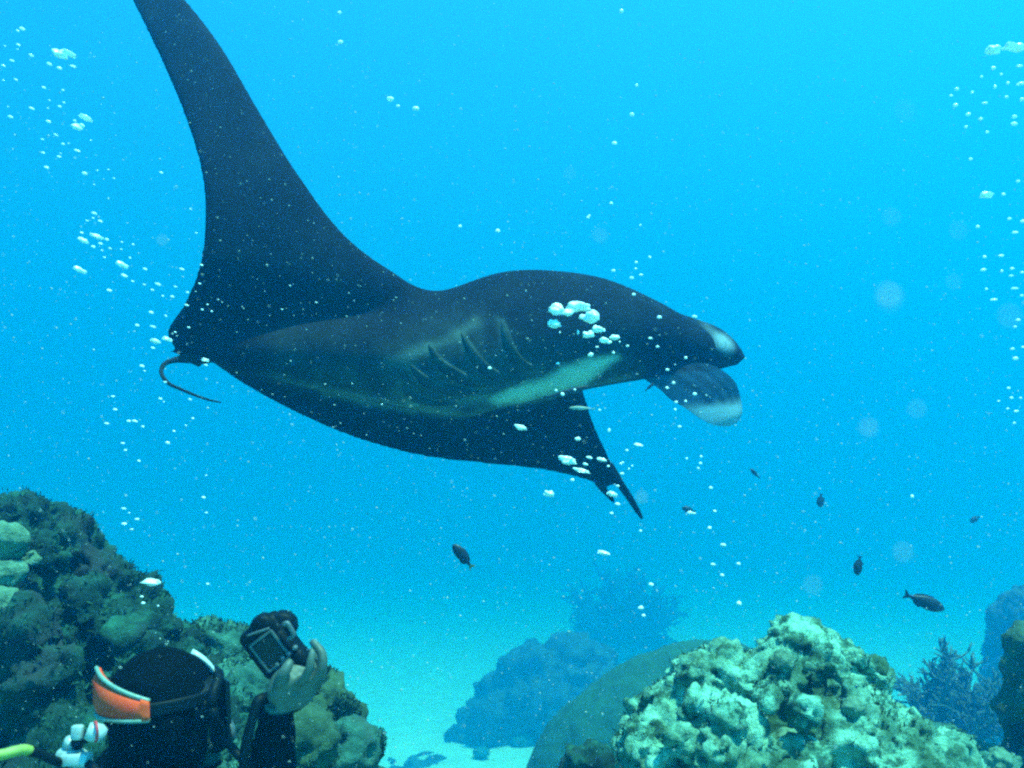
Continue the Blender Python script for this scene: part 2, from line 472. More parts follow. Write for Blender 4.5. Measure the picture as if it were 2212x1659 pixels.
# ------------------------------------------------------------------ dome coral, mound, far corals
mb = MB()
ax = np.array([[.83, 0, .56], [0, 1, 0], [-.56, 0, .83]])
DOME = 10.0
k = DOME * .94 / F
ball(mb, P(1470, 1690, DOME), (370 * k, 300 * k, 285 * k), 5, ax)
ball(mb, P(1480, 1760, DOME), (380 * k, 320 * k, 340 * k), 4)
for q in range(2000, 2700, 200): ball(mb, P(1480, q, DOME), (400 * k, 330 * k, 300 * k), 4)
me = remesh(mb, .035, 8); roughen(me, .04, 1.8, .01, 8, 0, seed=8, a3=.006, s3=24)
tag(put('dome_coral', me, M['dome'], origin=P(1480, 1900, 8.5) * (1, 1, 0)), 'large smooth green dome coral behind the pale outcrop', 'coral')
poly = [(1195, 1690), (1215, 1640), (1240, 1612), (1280, 1600), (1330, 1612), (1375, 1640), (1390, 1700), (1390, 1800), (1190, 1800)]
me = reef_mass(poly, 3.1, .2, 70, 12, 30, voxel=.014, seed=21); roughen(me, .03, 12, .012, 40, .02, 25, seed=9)
tag(put('algae_rock', me, M['reef_dark'], origin=P(1290, 1900, 3.1) * (1, 1, 0)), 'dark algae covered rock between dome coral and pale outcrop', 'rock')
mb = MB()
for q in range(1850, 5300, 260): ball(mb, P(1290, q, 3.15), min(.5, .25 + (q - 1850) * .0004), 3)
me = remesh(mb, .04, 2); roughen(me, .04, 6, .01, 20, 0, seed=4)
put('base', me, M['reef_dark'], bpy.data.objects['algae_rock'])
poly = [(955, 1640), (975, 1570), (1010, 1530), (1060, 1470), (1110, 1415), (1150, 1392), (1200, 1388), (1250, 1380), (1310, 1400), (1345, 1500), (1345, 1620), (960, 1655)]
me = reef_mass(poly, 27.0, 2.6, 120, 24, 60, voxel=.12, seed=22); roughen(me, .4, .8, .2, 2.6, .15, 2.0, seed=10, a3=.08, s3=7)
tag(put('coral_mound', me, M['far_coral'], origin=P(1120, 1620, 27) * (1, 1, 0)), 'hazy blue coral mound on the sand left of the dome coral', 'coral')
poly = [(780, 1680), (840, 1640), (930, 1625), (985, 1640), (1010, 1690), (1010, 1760), (780, 1760)]
me = reef_mass(poly, 24.5, 1.5, 60, 14, 30, voxel=.07, seed=23); roughen(me, .08, 3, .03, 10, .03, 7, seed=12)
tag(put('coral_mound', me, M['far_coral'], origin=P(900, 1700, 24.5) * (1, 1, 0)), 'low dark coral patch on the sand at the bottom edge', 'coral')
for i, (x, y, r, t) in enumerate([(1130, 1600, 26, 'small pale coral clump on the bright sand beside the dome coral'), (1040, 1625, 20, 'smaller pale rubble clump on the bright sand near the bottom edge'),
                                  (1205, 1585, 34, 'pale sandy coral clump at the foot of the hazy mound')]):
    boulder('coral_clump', x, y, (CAM_Z - .55) * F / (y + r * .45 - 1150), r, r * .6, M['boulder'], t, 'coral', 40 + i, .05, pit=.04)
# pillars at the right edge
poly = [(2160, 1700), (2168, 1600), (2172, 1500), (2166, 1440), (2180, 1385), (2215, 1350), (2300, 1340), (2380, 1400), (2400, 1500), (2400, 1800), (2150, 1800)]
me = reef_mass(poly, 3.5, .4, 110, 20, 46, voxel=.02, seed=24); roughen(me, .05, 7, .02, 22, .03, 15, seed=13)
o = put('coral_pillar', me, M['boulder_green'], origin=P(2260, 1900, 3.5) * (1, 1, 0)); tag(o, 'dark coral wall cut by the right photo edge beside the branching coral', 'coral')
base_rock(o, P(2290, 2300, 3.6), (.6, .5), M['reef_dark'], 14)
poly = [(2120, 1480), (2128, 1380), (2140, 1320), (2165, 1285), (2215, 1262), (2300, 1250), (2420, 1300), (2450, 1500), (2440, 1620), (2120, 1620)]
me = reef_mass(poly, 18, 1.7, 90, 24, 60, voxel=.045, seed=25); roughen(me, .1, 3, .04, 9, .05, 6, seed=15)
o = put('coral_pillar', me, M['far_coral'], origin=P(2270, 1700, 18) * (1, 1, 0)); tag(o, 'faint blue coral wall far behind at the right photo edge', 'coral')
base_rock(o, P(2290, 1600, 18.2), (2.6, 1.6), M['far_coral'], 16)
poly = [(1930, 1700), (1945, 1590), (1990, 1560), (2060, 1570), (2110, 1590), (2150, 1610), (2215, 1600), (2300, 1620), (2330, 1800), (1920, 1800)]
me = reef_mass(poly, 3.6, .45, 120, 14, 36, voxel=.018, seed=26); roughen(me, .035, 9, .015, 30, .02, 20, seed=17)
o = put('rubble_bank', me, M['boulder'], origin=P(2080, 1900, 3.6) * (1, 1, 0)); tag(o, 'low reef rubble bank under the branching coral at right', 'rubble')
base_rock(o, P(2090, 2100, 3.7), (.85, .62), M['boulder'], 18)
# small bushy coral
mb = MB(); rg = np.random.default_rng(31); c = P(2168, 1655, 2.9)
for i in range(46):
    v = unit(rg.normal(size=3) + (0, -.2, .5)); ball(mb, c + v * np.array((.055, .05, .05)) * rg.uniform(.7, 1.05), rg.uniform(.007, .012), 2)
ball(mb, c, .048, 3); me = remesh(mb, .0045, 1)
tag(put('bushy_coral', me, M['coral_head'], origin=c - (0, 0, .05)), 'small pale bushy coral at the bottom right corner', 'coral')

def branching(label, cx, cy, d, w, h, nb, seed, mt, thick, sub=7):
    rg = np.random.default_rng(seed); k = d / F
    base = P(cx, cy, d)
    t = thing('branching_coral', base, label, 'coral')
    for i in range(nb):
        u = (i + .5) / nb * 2 - 1
        dirv = unit(RIGHT * (u * 1.15 + rg.normal() * .12) + np.array((0, 1, 0)) * rg.normal() * .45 + np.array((0, 0, 1)) * rg.uniform(.75, 1.1))
        L = (h * (1 - .32 * u * u)) * k * rg.uniform(.8, 1.05)
        mb = MB()
        bend = rg.normal(size=3) * .12 * L
        pts = [base + dirv * L * s + bend * s * s + rg.normal(size=3) * .012 * L for s in np.linspace(0, 1, 7)]
        pts[0] = base + dirv * L * .02
        tube(mb, pts, np.linspace(thick, thick * .35, 7) * k, 6)
        for j in range(sub):
            s = rg.uniform(.3, .97); q = pts[int(s * 6)]
            dv = unit(dirv * .7 + rg.normal(size=3) * .65 + np.array((0, 0, .3)))
            l2 = L * rg.uniform(.16, .34) * (1.15 - s * .5)
            pp = [q + dv * l2 * x + rg.normal(size=3) * .02 * l2 for x in (0, .35, .7, 1)]
            tube(mb, pp, np.array((.6, .55, .45, .28)) * thick * k, 5)
            for _ in range(3):
                q2 = pp[rg.integers(1, 4)]; dv2 = unit(dv + rg.normal(size=3) * .6)
                tube(mb, [q2, q2 + dv2 * l2 * .28, q2 + dv2 * l2 * .5], np.array((.42, .36, .22)) * thick * k, 5)
        put('branch', mb.mesh(), mt, t)
    return t
bc = branching('dark feathery branching coral on the rubble at the right', 2072, 1610, 9.0, 200, 195, 38, 51, M['branch'], 6, sub=18)
base_rock(bc, P(2090, 1760, 9.3), (1.1, .8), M['reef_dark'], 44)
branching('tall hazy branching coral far behind the dome coral', 1350, 1430, 44, 280, 195, 34, 52, M['far_coral'], 8, sub=12)
mb = MB(); ball(mb, P(1340, 1430, 44.5), (3.6, 2.2, 1.6), 4); me = mb.mesh(); roughen(me, .15, 2, .06, 6, 0, seed=19)
tag(put('reef_rock', me, M['far_coral'], origin=P(1340, 1470, 44.5)), 'faint blue rock carrying the tall hazy branching coral', 'rock')

# ------------------------------------------------------------------ manta ray
m, nt, b = new_mat('manta_skin')
at = N(nt, 'ShaderNodeAttribute', attribute_name='pale')
tc = N(nt, 'ShaderNodeTexCoord')
n1 = N(nt, 'ShaderNodeTexNoise', Scale=5.0, Detail=8.0, Roughness=.65); nt.links.new(tc.outputs['Object'], n1.inputs['Vector'])
dark = ramp(nt, n1.outputs['Fac'], [(.3, (.003, .004, .007)), (.55, (.006, .008, .012)), (.75, (.014, .018, .022))])
mx = N(nt, 'ShaderNodeMix', data_type='RGBA'); nt.links.new(at.outputs['Fac'], mx.inputs[0]); nt.links.new(dark, mx.inputs[6]); mx.inputs[7].default_value = (.46, .58, .46, 1)
nt.links.new(mx.outputs[2], b.inputs['Base Color']); b.inputs['Roughness'].default_value = .8; b.inputs['Specular IOR Level'].default_value = .05
n2 = N(nt, 'ShaderNodeTexNoise', Scale=90.0, Detail=4.0); nt.links.new(tc.outputs['Object'], n2.inputs['Vector'])
bp = N(nt, 'ShaderNodeBump', Strength=.25, Distance=.006); nt.links.new(n2.outputs['Fac'], bp.inputs['Height']); nt.links.new(bp.outputs[0], b.inputs['Normal'])
M['manta'] = m

c2 = crop(800, 500, 2.212)
GILLS = [[(835, 555), (865, 635), (900, 720), (955, 775), (1040, 808)], [(625, 620), (690, 715), (755, 790), (850, 842), (960, 856)], [(455, 680), (520, 762), (600, 815), (700, 862), (815, 890)],
          [(360, 785), (430, 842), (520, 888), (620, 910), (715, 925)], [(325, 880), (375, 935), (465, 975), (570, 985)]]
GILLS += [[(290, 930), (380, 985), (480, 1010), (600, 1005)], [(560, 960), (680, 960), (800, 940), (900, 915)]]
def dax(x): return 3.3 + (x - 400) / 1150 * .75           # distance of the body axis, tail near, head farther
def wing(mb, st, n, ring=20):
    """st rows: LE x, y, d, TE x, y, d, thickness"""
    q = spline(st, n); A = np.array([P(*r[:3]) for r in q]); B = np.array([P(*r[3:6]) for r in q])
    mid = (A + B) / 2; T = np.gradient(mid, axis=0); rings = []
    for a, b_, c, t, th in zip(A, B, mid, T, q[:, 6]):
        ch = a - b_; nv = unit(np.cross(ch, t))
        rr = []
        for x in np.linspace(0, 2 * math.pi, ring, endpoint=False):
            sx = math.sin(x); rr.append(c + ch * .5 * math.cos(x) + nv * th * math.copysign(abs(sx) ** .75, sx) * (1 + .3 * math.cos(x)))
        rings.append(rr)
    return loft(mb, rings)
mb = MB()
wing(mb, [(205, -230, 3.75, 192, -232, 3.75, .010), (300, -112, 3.68, 232, -115, 3.66, .016), (402, 0, 3.58, 283, 0, 3.56, .020), (482, 105, 3.5, 334, 105, 3.46, .025),
          (563, 245, 3.45, 389, 230, 3.36, .032), (645, 380, 3.44, 428, 350, 3.28, .040), (742, 508, 3.48, 440, 450, 3.24, .05), (850, 588, 3.56, 431, 560, 3.23, .06),
          (950, 630, 3.64, 398, 650, 3.26, .075), (1050, 665, 3.74, 358, 715, 3.30, .09), (1130, 730, 3.8, 372, 750, 3.33, .10)], 60)
wing(mb, [(1230, 770, 3.85, 440, 772, 3.36, .10), (1252, 820, 3.92, 520, 828, 3.45, .075), (1266, 858, 4.0, 630, 889, 3.56, .058), (1275, 888, 4.06, 760, 945, 3.68, .048), (1287, 922, 4.13, 900, 984, 3.8, .04),
          (1303, 958, 4.2, 1040, 1001, 3.95, .034), (1322, 1000, 4.27, 1160, 1013, 4.1, .028), (1336, 1028, 4.32, 1265, 1037, 4.22, .024), (1342, 1042, 4.34, 1290, 1050, 4.28, .02)], 50)
def prong(pts, w):
    q = spline([(x, y, d, ww) for (x, y, d), ww in zip(pts, w)], 14); rings = []
    C3 = np.array([P(*r[:3]) for r in q]); T = np.gradient(C3, axis=0)
    for c, t, ww, d in zip(C3, T, q[:, 3], q[:, 2]):
        s = unit(np.cross(t, FWD)); h = max(ww, 1.2) / F * d
        rings.append([c + s * h * math.cos(x) + FWD * .018 * math.sin(x) for x in np.linspace(0, 2 * math.pi, 10, endpoint=False)])
    loft(mb, rings)
prong([(1316, 1000, 4.3), (1340, 1045, 4.34), (1360, 1075, 4.38), (1377, 1103, 4.42), (1389, 1123, 4.45)], [9, 10.5, 10, 8, 3.5])
prong([(1285, 1035, 4.28), (1306, 1060, 4.32), (1320, 1076, 4.34), (1328, 1087, 4.35)], [9, 9, 7, 3])
# trunk and head
rings = []
bd = [(385, 757, 6, .03), (440, 752, 22, .06), (520, 758, 50, .11), (640, 760, 80, .16), (760, 764, 94, .20), (900, 768, 120, .24), (1000, 757, 147, .28), (1100, 733, 148, .29), (1200, 721, 135, .28),
      (1300, 719, 116, .26), (1400, 732, 86, .22), (1470, 745, 60, .17), (1515, 752, 40, .11), (1535, 757, 20, .05)]
q = spline([(x, y, hh, th) for x, y, hh, th in bd], 46)
for x, y, hh, th in q:
    d = dax(x) + .02; c = P(x, y, d); hv = UP * hh / F * d
    rings.append([c + hv * math.sin(a) + (FWD * .95 - RIGHT * .3) * th * math.cos(a) for a in np.linspace(0, 2 * math.pi, 28, endpoint=False)])
loft(mb, rings)
# pelvic fin beside the tail
wing(mb, [(470, 770, 3.35, 440, 790, 3.35, .03), (420, 762, 3.33, 408, 776, 3.33, .022), (385, 757, 3.31, 380, 766, 3.31, .015), (364, 757, 3.3, 363, 761, 3.3, .011)], 12, 10)
me = remesh(mb, .0095, 14, .5)
co = get_co(me)
X, Y, D = proj(co)
ed = np.empty(len(me.edges) * 2, dtype=np.int32); me.edges.foreach_get('vertices', ed); ed = ed.reshape(-1, 2)
wgt = smooth(150, 60, np.hypot((X - 960) / 1.15, (Y - 690) * 1.05))
cnt = np.maximum(np.bincount(ed.ravel(), minlength=len(co)), 1)
for _ in range(150):          # ease the wing root into the trunk
    acc = np.stack([np.bincount(ed[:, 0], co[ed[:, 1], k], len(co)) + np.bincount(ed[:, 1], co[ed[:, 0], k], len(co)) for k in range(3)], 1) / cnt[:, None]
    co += (acc - co) * (.8 * wgt)[:, None]
set_co(me, co); no = get_no(me)
X, Y, D = proj(co)
front = smooth(-.05, -.3, no @ FWD)
nzp = perlin(co * 9) + .6 * perlin(co * 26)
def soft_poly(poly, s):
    out = np.zeros(len(co)); lo = np.min(poly, 0) - s; hi = np.max(poly, 0) + s
    idx = np.where((X > lo[0]) & (X < hi[0]) & (Y > lo[1]) & (Y < hi[1]) & (front > 0))[0]
    for i in idx:
        e = edge_dist(poly, X[i], Y[i]); e = (e if inside(poly, X[i], Y[i]) else -e) + 5 * nzp[i]
        out[i] = smooth(-s, s, e)
    return out * front
nz = perlin(co * 14) * .5 + perlin(co * 35) * .3
patch = soft_poly([(1060, 864), (1100, 842), (1162, 822), (1215, 795), (1271, 776), (1322, 766), (1336, 772), (1312, 792), (1291, 809), (1262, 834), (1200, 850), (1130, 866), (1075, 874)], 13)
belly = soft_poly([(800, 780), (900, 720), (1010, 690), (1120, 740), (1200, 780), (1330, 770), (1380, 800), (1280, 836), (1090, 882), (1000, 906), (900, 892), (780, 868), (690, 845), (600, 810)], 55)
keel = soft_poly([(690, 842), (760, 852), (860, 872), (900, 884), (890, 892), (780, 872), (700, 852)], 9)
crease = soft_poly([(840, 780), (900, 752), (970, 728), (1030, 690), (1035, 700), (975, 742), (900, 768), (850, 788)], 16)
pale = np.clip(patch * (.85 + .2 * nz) + belly * .045 * (1 + 1.2 * nz) + keel * .22 + crease * .12, 0, 1)
LX = [540, 640, 760, 870, 950, 1010, 1080, 1180, 1290, 1390]; LY = [806, 832, 858, 880, 902, 904, 881, 858, 834, 815]
ly = np.interp(X, LX, LY); span = smooth(520, 640, X) * smooth(1410, 1340, X) * front
under = span * smooth(4, -4, Y - ly) * smooth(210, 30, ly - Y)
rim = span * smooth(3, -3, Y - ly) * smooth(22, 2, ly - Y)
fold = np.zeros(len(co))  # lighter bands: gill fold highlights painted into the skin colour
sel_ = np.where((X > 780) & (X < 1230) & (Y > 640) & (Y < 930) & (front > 0))[0]
for gi, g in enumerate(GILLS):
    q = spline([c2(*p) for p in g], 40)
    dist = np.hypot(X[sel_][:, None] - q[None, :, 0], Y[sel_][:, None] - q[None, :, 1]); k = dist.argmin(1); dmin = dist.min(1)
    side = np.sign((X[sel_] - q[k, 0]) + (q[k, 1] - Y[sel_]))
    w = np.sin(np.clip((k + 2) / 43, 0, 1) * math.pi) ** .5
    fold[sel_] = np.maximum(fold[sel_], w * np.where(side > 0, smooth(9, 0, dmin), smooth(26, 2, dmin) * .8))
pale = np.clip(pale + (under * .026 * (1 + 1.3 * nz) + rim * .10 * (1 + nz) + fold * .20 * (1 + .8 * nz)) * (1 - patch), 0, 1)
attr(me, 'pale', pale)
manta = thing('manta_ray', P(900, 760, 3.65), 'huge dark manta ray gliding right with one wing raised', 'manta ray')
put('body', me.copy(), M['manta'], manta)
bvh = BVHTree.FromPolygons([tuple(v) for v in co], [tuple(p.vertices) for p in me.polygons])
cam_v = Vector((0, 0, CAM_Z))
def on_manta(px, py):
    d = (Vector(P(px, py, 1.0)) - cam_v).normalized()
    h = bvh.ray_cast(cam_v, d)
    return (np.array(h[0]), np.array(h[1])) if h[0] is not None else None
# gill flaps
m, nt, b = new_mat('gill_flap')
tc = N(nt, 'ShaderNodeTexCoord'); n1 = N(nt, 'ShaderNodeTexNoise', Scale=30.0, Detail=5.0); nt.links.new(tc.outputs['Object'], n1.inputs['Vector'])
nt.links.new(ramp(nt, n1.outputs['Fac'], [(.35, (.020, .032, .029)), (.7, (.042, .062, .054))]), b.inputs['Base Color']); b.inputs['Roughness'].default_value = .6
b.inputs['Specular IOR Level'].default_value = .04
M['gill'] = m
c2 = crop(800, 500, 2.212)
for g in GILLS[:5]:
    g = [c2(*q) for q in g]; q = spline(g, 22); rows = []
    for i, (x, y) in enumerate(q):
        h = on_manta(x, y)
        if h is None: continue
        rows.append((h[0], h[1] if h[1] @ FWD < 0 else -h[1], math.sin(math.pi * min(1, (i + .5) / 22)) ** .6))
    if len(rows) < 5: continue
    cc = np.array([r[0] for r in rows]); T = np.gradient(cc, axis=0); rings = []
    for (c, n_, w), t in zip(rows, T):
        s = unit(np.cross(n_, unit(t)))
        if s @ UP < 0: s = -s
        prof = [(-.055, -.008), (-.02, .010), (.002, .019), (.010, .010), (.006, -.012)]
        rings.append([c + s * a * w + n_ * (b_ * w - (.004 if b_ < 0 else 0)) for a, b_ in prof])
    mb = MB(); loft(mb, rings); put('gill_slit', mb.mesh(), M['gill'], manta)
# cephalic lobes
def lobe_mat(name, lo, hi, tipc, clear=0.0):
    m, nt, b = new_mat(name)
    at = N(nt, 'ShaderNodeAttribute', attribute_name='pale'); tc = N(nt, 'ShaderNodeTexCoord')
    n1 = N(nt, 'ShaderNodeTexNoise', Scale=16.0, Detail=6.0); nt.links.new(tc.outputs['Object'], n1.inputs['Vector'])
    c = ramp(nt, n1.outputs['Fac'], [(.35, lo), (.7, hi)])
    mx = N(nt, 'ShaderNodeMix', data_type='RGBA'); nt.links.new(at.outputs['Fac'], mx.inputs[0]); nt.links.new(c, mx.inputs[6]); mx.inputs[7].default_value = (*tipc, 1)
    ry = N(nt, 'ShaderNodeAttribute', attribute_name='ray'); m3 = N(nt, 'ShaderNodeMix', data_type='RGBA'); nt.links.new(ry.outputs['Fac'], m3.inputs[0]); nt.links.new(mx.outputs[2], m3.inputs[6]); m3.inputs[7].default_value = (.004, .008, .015, 1); mx = m3
    nt.links.new(mx.outputs[2], b.inputs['Base Color']); b.inputs['Roughness'].default_value = .6; b.inputs['Specular IOR Level'].default_value = .08
    tr = N(nt, 'ShaderNodeBsdfTranslucent'); nt.links.new(mx.outputs[2], tr.inputs[0])
    sh = N(nt, 'ShaderNodeMixShader'); sh.inputs[0].default_value = .6
    nt.links.new(b.outputs[0], sh.inputs[1]); nt.links.new(tr.outputs[0], sh.inputs[2])
    tp_ = N(nt, 'ShaderNodeBsdfTransparent'); tp_.inputs[0].default_value = (.85, .95, 1, 1)
    mr = N(nt, 'ShaderNodeMapRange'); mr.inputs['To Min'].default_value = clear; mr.inputs['To Max'].default_value = 0.0; nt.links.new(at.outputs['Fac'], mr.inputs[0])
    s2 = N(nt, 'ShaderNodeMixShader'); nt.links.new(mr.outputs[0], s2.inputs[0]); nt.links.new(sh.outputs[0], s2.inputs[1]); nt.links.new(tp_.outputs[0], s2.inputs[2])
    nt.links.new(s2.outputs[0], nt.nodes['Material Output'].inputs[0])
    return m
M['lobe_near'] = lobe_mat('lobe_near', (.012, .040, .080), (.03, .085, .15), (.36, .62, .70), .30)
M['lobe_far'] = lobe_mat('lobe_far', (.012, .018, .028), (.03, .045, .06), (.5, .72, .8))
def lobe(st, n, ring, cup):
    q = spline(st, n); A = np.array([P(*r[:3]) for r in q]); B = np.array([P(*r[3:6]) for r in q]); mid = (A + B) / 2; T = np.gradient(mid, axis=0); rings = []
    for a, b_, c, t, th in zip(A, B, mid, T, q[:, 6]):
        ch = a - b_; nv = unit(np.cross(ch, t)); nv = nv if nv @ FWD < 0 else -nv; rr = []
        for x in np.linspace(0, 2 * math.pi, ring, endpoint=False):
            u = math.cos(x); rr.append(c + ch * .5 * u + nv * (th * math.sin(x) * (1 - .5 * u * u) + cup * np.linalg.norm(ch) * (1 - u * u)))
        rings.append(rr)
    mb = MB(); loft(mb, rings); return mb.mesh()
me = lobe([(1368, 800, 3.9, 1430, 745, 3.95, .03), (1396, 822, 3.84, 1475, 762, 3.96, .02), (1424, 840, 3.8, 1520, 782, 3.97, .015), (1450, 864, 3.77, 1560, 800, 3.97, .012), (1481, 882, 3.75, 1587, 824, 3.95, .010),
           (1508, 901, 3.74, 1598, 853, 3.93, .009), (1531, 914, 3.74, 1603, 882, 3.9, .008), (1552, 920, 3.75, 1601, 899, 3.88, .007), (1575, 921, 3.78, 1593, 913, 3.84, .005)], 50, 36, .16)
X, Y, D = proj(get_co(me)); co2 = get_co(me)
uu = np.abs(np.cos(np.linspace(0, 2 * math.pi, 36, endpoint=False))) * np.sign(np.cos(np.linspace(0, 2 * math.pi, 36, endpoint=False)))
ray = np.concatenate([np.tile(sum(np.exp(-((uu - q) / .07) ** 2) for q in (-.55, -.2, .15, .5)), 50), [0, 0]])
tipv = smooth(-14, 16, (Y - 872) + (X - 1540) * .12 + perlin(co2 * 25) * 5)
attr(me, 'ray', np.clip(ray * (1 - tipv) + .8 * np.exp(-((Y - 838 - (X - 1540) * .1) / 3) ** 2), 0, 1))
attr(me, 'pale', np.clip(tipv * .8 + .05 * smooth(.1, .5, perlin(co2 * np.array((30, 30, 9)))), 0, 1))
put('cephalic_lobe', me, M['lobe_near'], manta)['label'] = 'translucent blue lower lobe with a pale tip'
# dark rays on the lower lobe
me = lobe([(1440, 668, 4.02, 1425, 775, 4.0, .08), (1500, 688, 4.06, 1487, 800, 4.02, .07), (1548, 706, 4.09, 1532, 801, 4.05, .06), (1576, 726, 4.11, 1560, 796, 4.07, .05), (1596, 748, 4.12, 1575, 792, 4.08, .035), (1609, 770, 4.12, 1592, 788, 4.09, .015)], 40, 30, .05)
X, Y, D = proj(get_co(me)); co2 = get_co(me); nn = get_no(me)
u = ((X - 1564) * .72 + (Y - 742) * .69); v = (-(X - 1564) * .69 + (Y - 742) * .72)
lobe_glint = smooth(30, 6, np.sqrt((u / 1.25) ** 2 + (v * 1.25) ** 2)) + .28 * smooth(1, 0, np.sqrt(((u + 35) / 60) ** 2 + (v / 16) ** 2))  # sun highlight near the lobe tip, painted into its colour
attr(me, 'pale', np.clip(lobe_glint * (1 + .35 * perlin(co2 * 40)), 0, 1) * smooth(.1, -.2, nn @ FWD))
put('cephalic_lobe', me, M['lobe_far'], manta)['label'] = 'rolled upper lobe with a painted highlight near its tip'
# tail
c7 = crop(300, 600, 3.16)
tp = [(540, 770), (480, 752), (430, 757), (380, 765), (330, 774), (270, 800), (246, 850), (262, 900), (310, 950), (380, 982), (450, 1012), (520, 1040), (600, 1066), (690, 1085)]
tw = [16, 14, 11, 8, 6, 5, 4.4, 4, 3.6, 3.3, 3.0, 2.6, 2.2, 1.2]
mb = MB(); tube(mb, [P(*c7(*q), 3.34 - .02 * i) for i, q in enumerate(tp)], np.array(tw) / F * 3.3, 10, 70)
me = mb.mesh(); attr(me, 'pale', np.full(len(me.vertices), .02)); put('tail', me, M['manta'], manta)

# ------------------------------------------------------------------ fish
M['fish_dark'] = plain('fish_dark', (.010, .014, .020), .5)
M['fish_tail'] = plain('fish_tail', (.22, .24, .05), .5)
M['fish_pale'] = plain('fish_pale', (.30, .33, .27), .5)
M['fish_fin'] = plain('fish_fin', (.025, .03, .04), .6)
def fish(name, hx, hy, tx, ty, h, d, mt, tailm, label, cat, dd=0.0, depth_turn=0.0, dorsal=True, eye=True):
    A, B = P(hx, hy, d), P(tx, ty, d + depth_turn); ax = B - A; L = np.linalg.norm(ax); ax /= L
    v = np.cross(ax, FWD); v = unit(v); v = v if v @ UP > 0 else -v
    w = np.cross(ax, v); hh = h / F * d / 2
    prof = [(0, .02, 0), (.03, .30, 0), (.09, .58, 0), (.2, .88, 0), (.34, 1, 0), (.48, .94, 0), (.62, .70, 0), (.74, .42, 0), (.83, .24, 0), (.88, .2, 0)]
    q = spline([p[:2] for p in prof], 22)
    t = thing(name, (A + B) / 2, label, cat)
    rings = [[A + ax * L * s + v * hh * r * math.cos(a) * (1.0 if math.cos(a) > 0 else .92) + w * hh * .46 * r * math.sin(a) for a in np.linspace(0, 2 * math.pi, 16, endpoint=False)] for s, r in q]
    mb = MB(); loft(mb, rings); put('body', mb.mesh(), mt, t)
    def fin(pts, nm, mtt):
        mb = MB(); n = len(pts); th = hh * .05
        P3 = [A + ax * L * s + v * hh * y for s, y in pts]
        vs = [p + w * th for p in P3] + [p - w * th for p in P3]
        fs = [tuple(range(n)), tuple(range(2 * n - 1, n - 1, -1))] + [(i, i + n, (i + 1) % n + n, (i + 1) % n) for i in range(n)]
        mb.add(vs, fs); put(nm, mb.mesh(False), mtt, t)
    fin([(.85, .16), (.92, .42), (1.0, .72), (.965, .1), (.96, -.08), (1.0, -.66), (.92, -.40), (.85, -.16)], 'tail_fin', tailm)
    if dorsal:
        fin([(.26, .9), (.36, 1.12), (.55, 1.03), (.72, .72), (.78, .30), (.5, .8)], 'dorsal_fin', M['fish_fin'])
        fin([(.52, -.75), (.60, -1.02), (.72, -.66), (.77, -.28), (.62, -.6)], 'anal_fin', M['fish_fin'])
    return t
fish('reef_fish', 978, 1176, 1021, 1228, 25, 4.2, M['fish_dark'], M['fish_tail'], 'dark reef fish with a yellowish tail below the manta belly', 'fish')
fish('reef_fish', 1851, 1243, 1858, 1200, 20, 4.4, M['fish_dark'], M['fish_dark'], 'small dark fish diving head down above the large fish', 'fish')
fish('reef_fish', 2040, 1317, 1952, 1283, 31, 4.2, M['fish_dark'], M['fish_dark'], 'large dark fish with forked tail above the right sand', 'fish')
fish('reef_fish', 1772, 1096, 1774, 1066, 17, 7.5, M['fish_dark'], M['fish_dark'], 'hazy far fish head down at middle right, between bubbles', 'fish')
fish('reef_fish', 1621, 1013, 1641, 1033, 9, 6.0, M['fish_dark'], M['fish_dark'], 'thin faint fish right of the drooping wing tip', 'fish', dorsal=False)
fish('reef_fish', 1473, 1097, 1502, 1106, 13, 7.0, M['fish_dark'], M['fish_dark'], 'faint small fish beside a bubble right of the wing tip', 'fish')
fish('reef_fish', 2096, 1128, 2116, 1116, 13, 9.5, M['fish_dark'], M['fish_dark'], 'barely visible blue fish high at the far right', 'fish')
fish('cleaner_fish', 1412, 828, 1393, 845, 7, 3.7, M['fish_dark'], M['fish_dark'], 'tiny dark fish hanging under the manta chin', 'fish', dorsal=False)
fish('cleaner_fish', 1229, 881, 1287, 883, 9, 3.5, M['fish_pale'], M['fish_pale'], 'pale slender fish below the belly in front of the drooping wing', 'fish', dorsal=False)
fish('remora', 1272, 834, 1172, 860, 10, 3.48, M['fish_dark'], M['fish_dark'], 'dark slim remora under the white belly patch of the manta', 'fish', dorsal=False)

# ------------------------------------------------------------------ diver
M['skin'] = plain('skin', (.06, .08, .065), .55, var=.15)
M['neoprene'] = plain('neoprene', (.0015, .003, .004), .8, .02)
M['rubber'] = plain('rubber', (.002, .005, .007), .55, .1)
M['orange'] = noise_mat('orange_fabric', [(.35, (.96, .045, .008)), (.65, (1.0, .09, .012))], scale=14, rough=.75, bump=.35, bscale=26, dist=.006, spec=.3)
M['piping'] = plain('piping', (.15, .22, .18), .4, .5)
M['pale_glint'] = plain('pale_glint', (.55, .62, .62), .25, .6)
M['steel'] = plain('steel', (.34, .38, .38), .3, .6)
M['yellow_hose'] = plain('yellow_hose', (.26, .30, .05), .5)
M['red_band'] = plain('red_band', (.65, .04, .05), .5)
M['glass_dark'] = plain('glass_dark', (.004, .006, .008), .25, .25)
M['grey_plastic'] = plain('grey_plastic', (.07, .085, .09), .4)

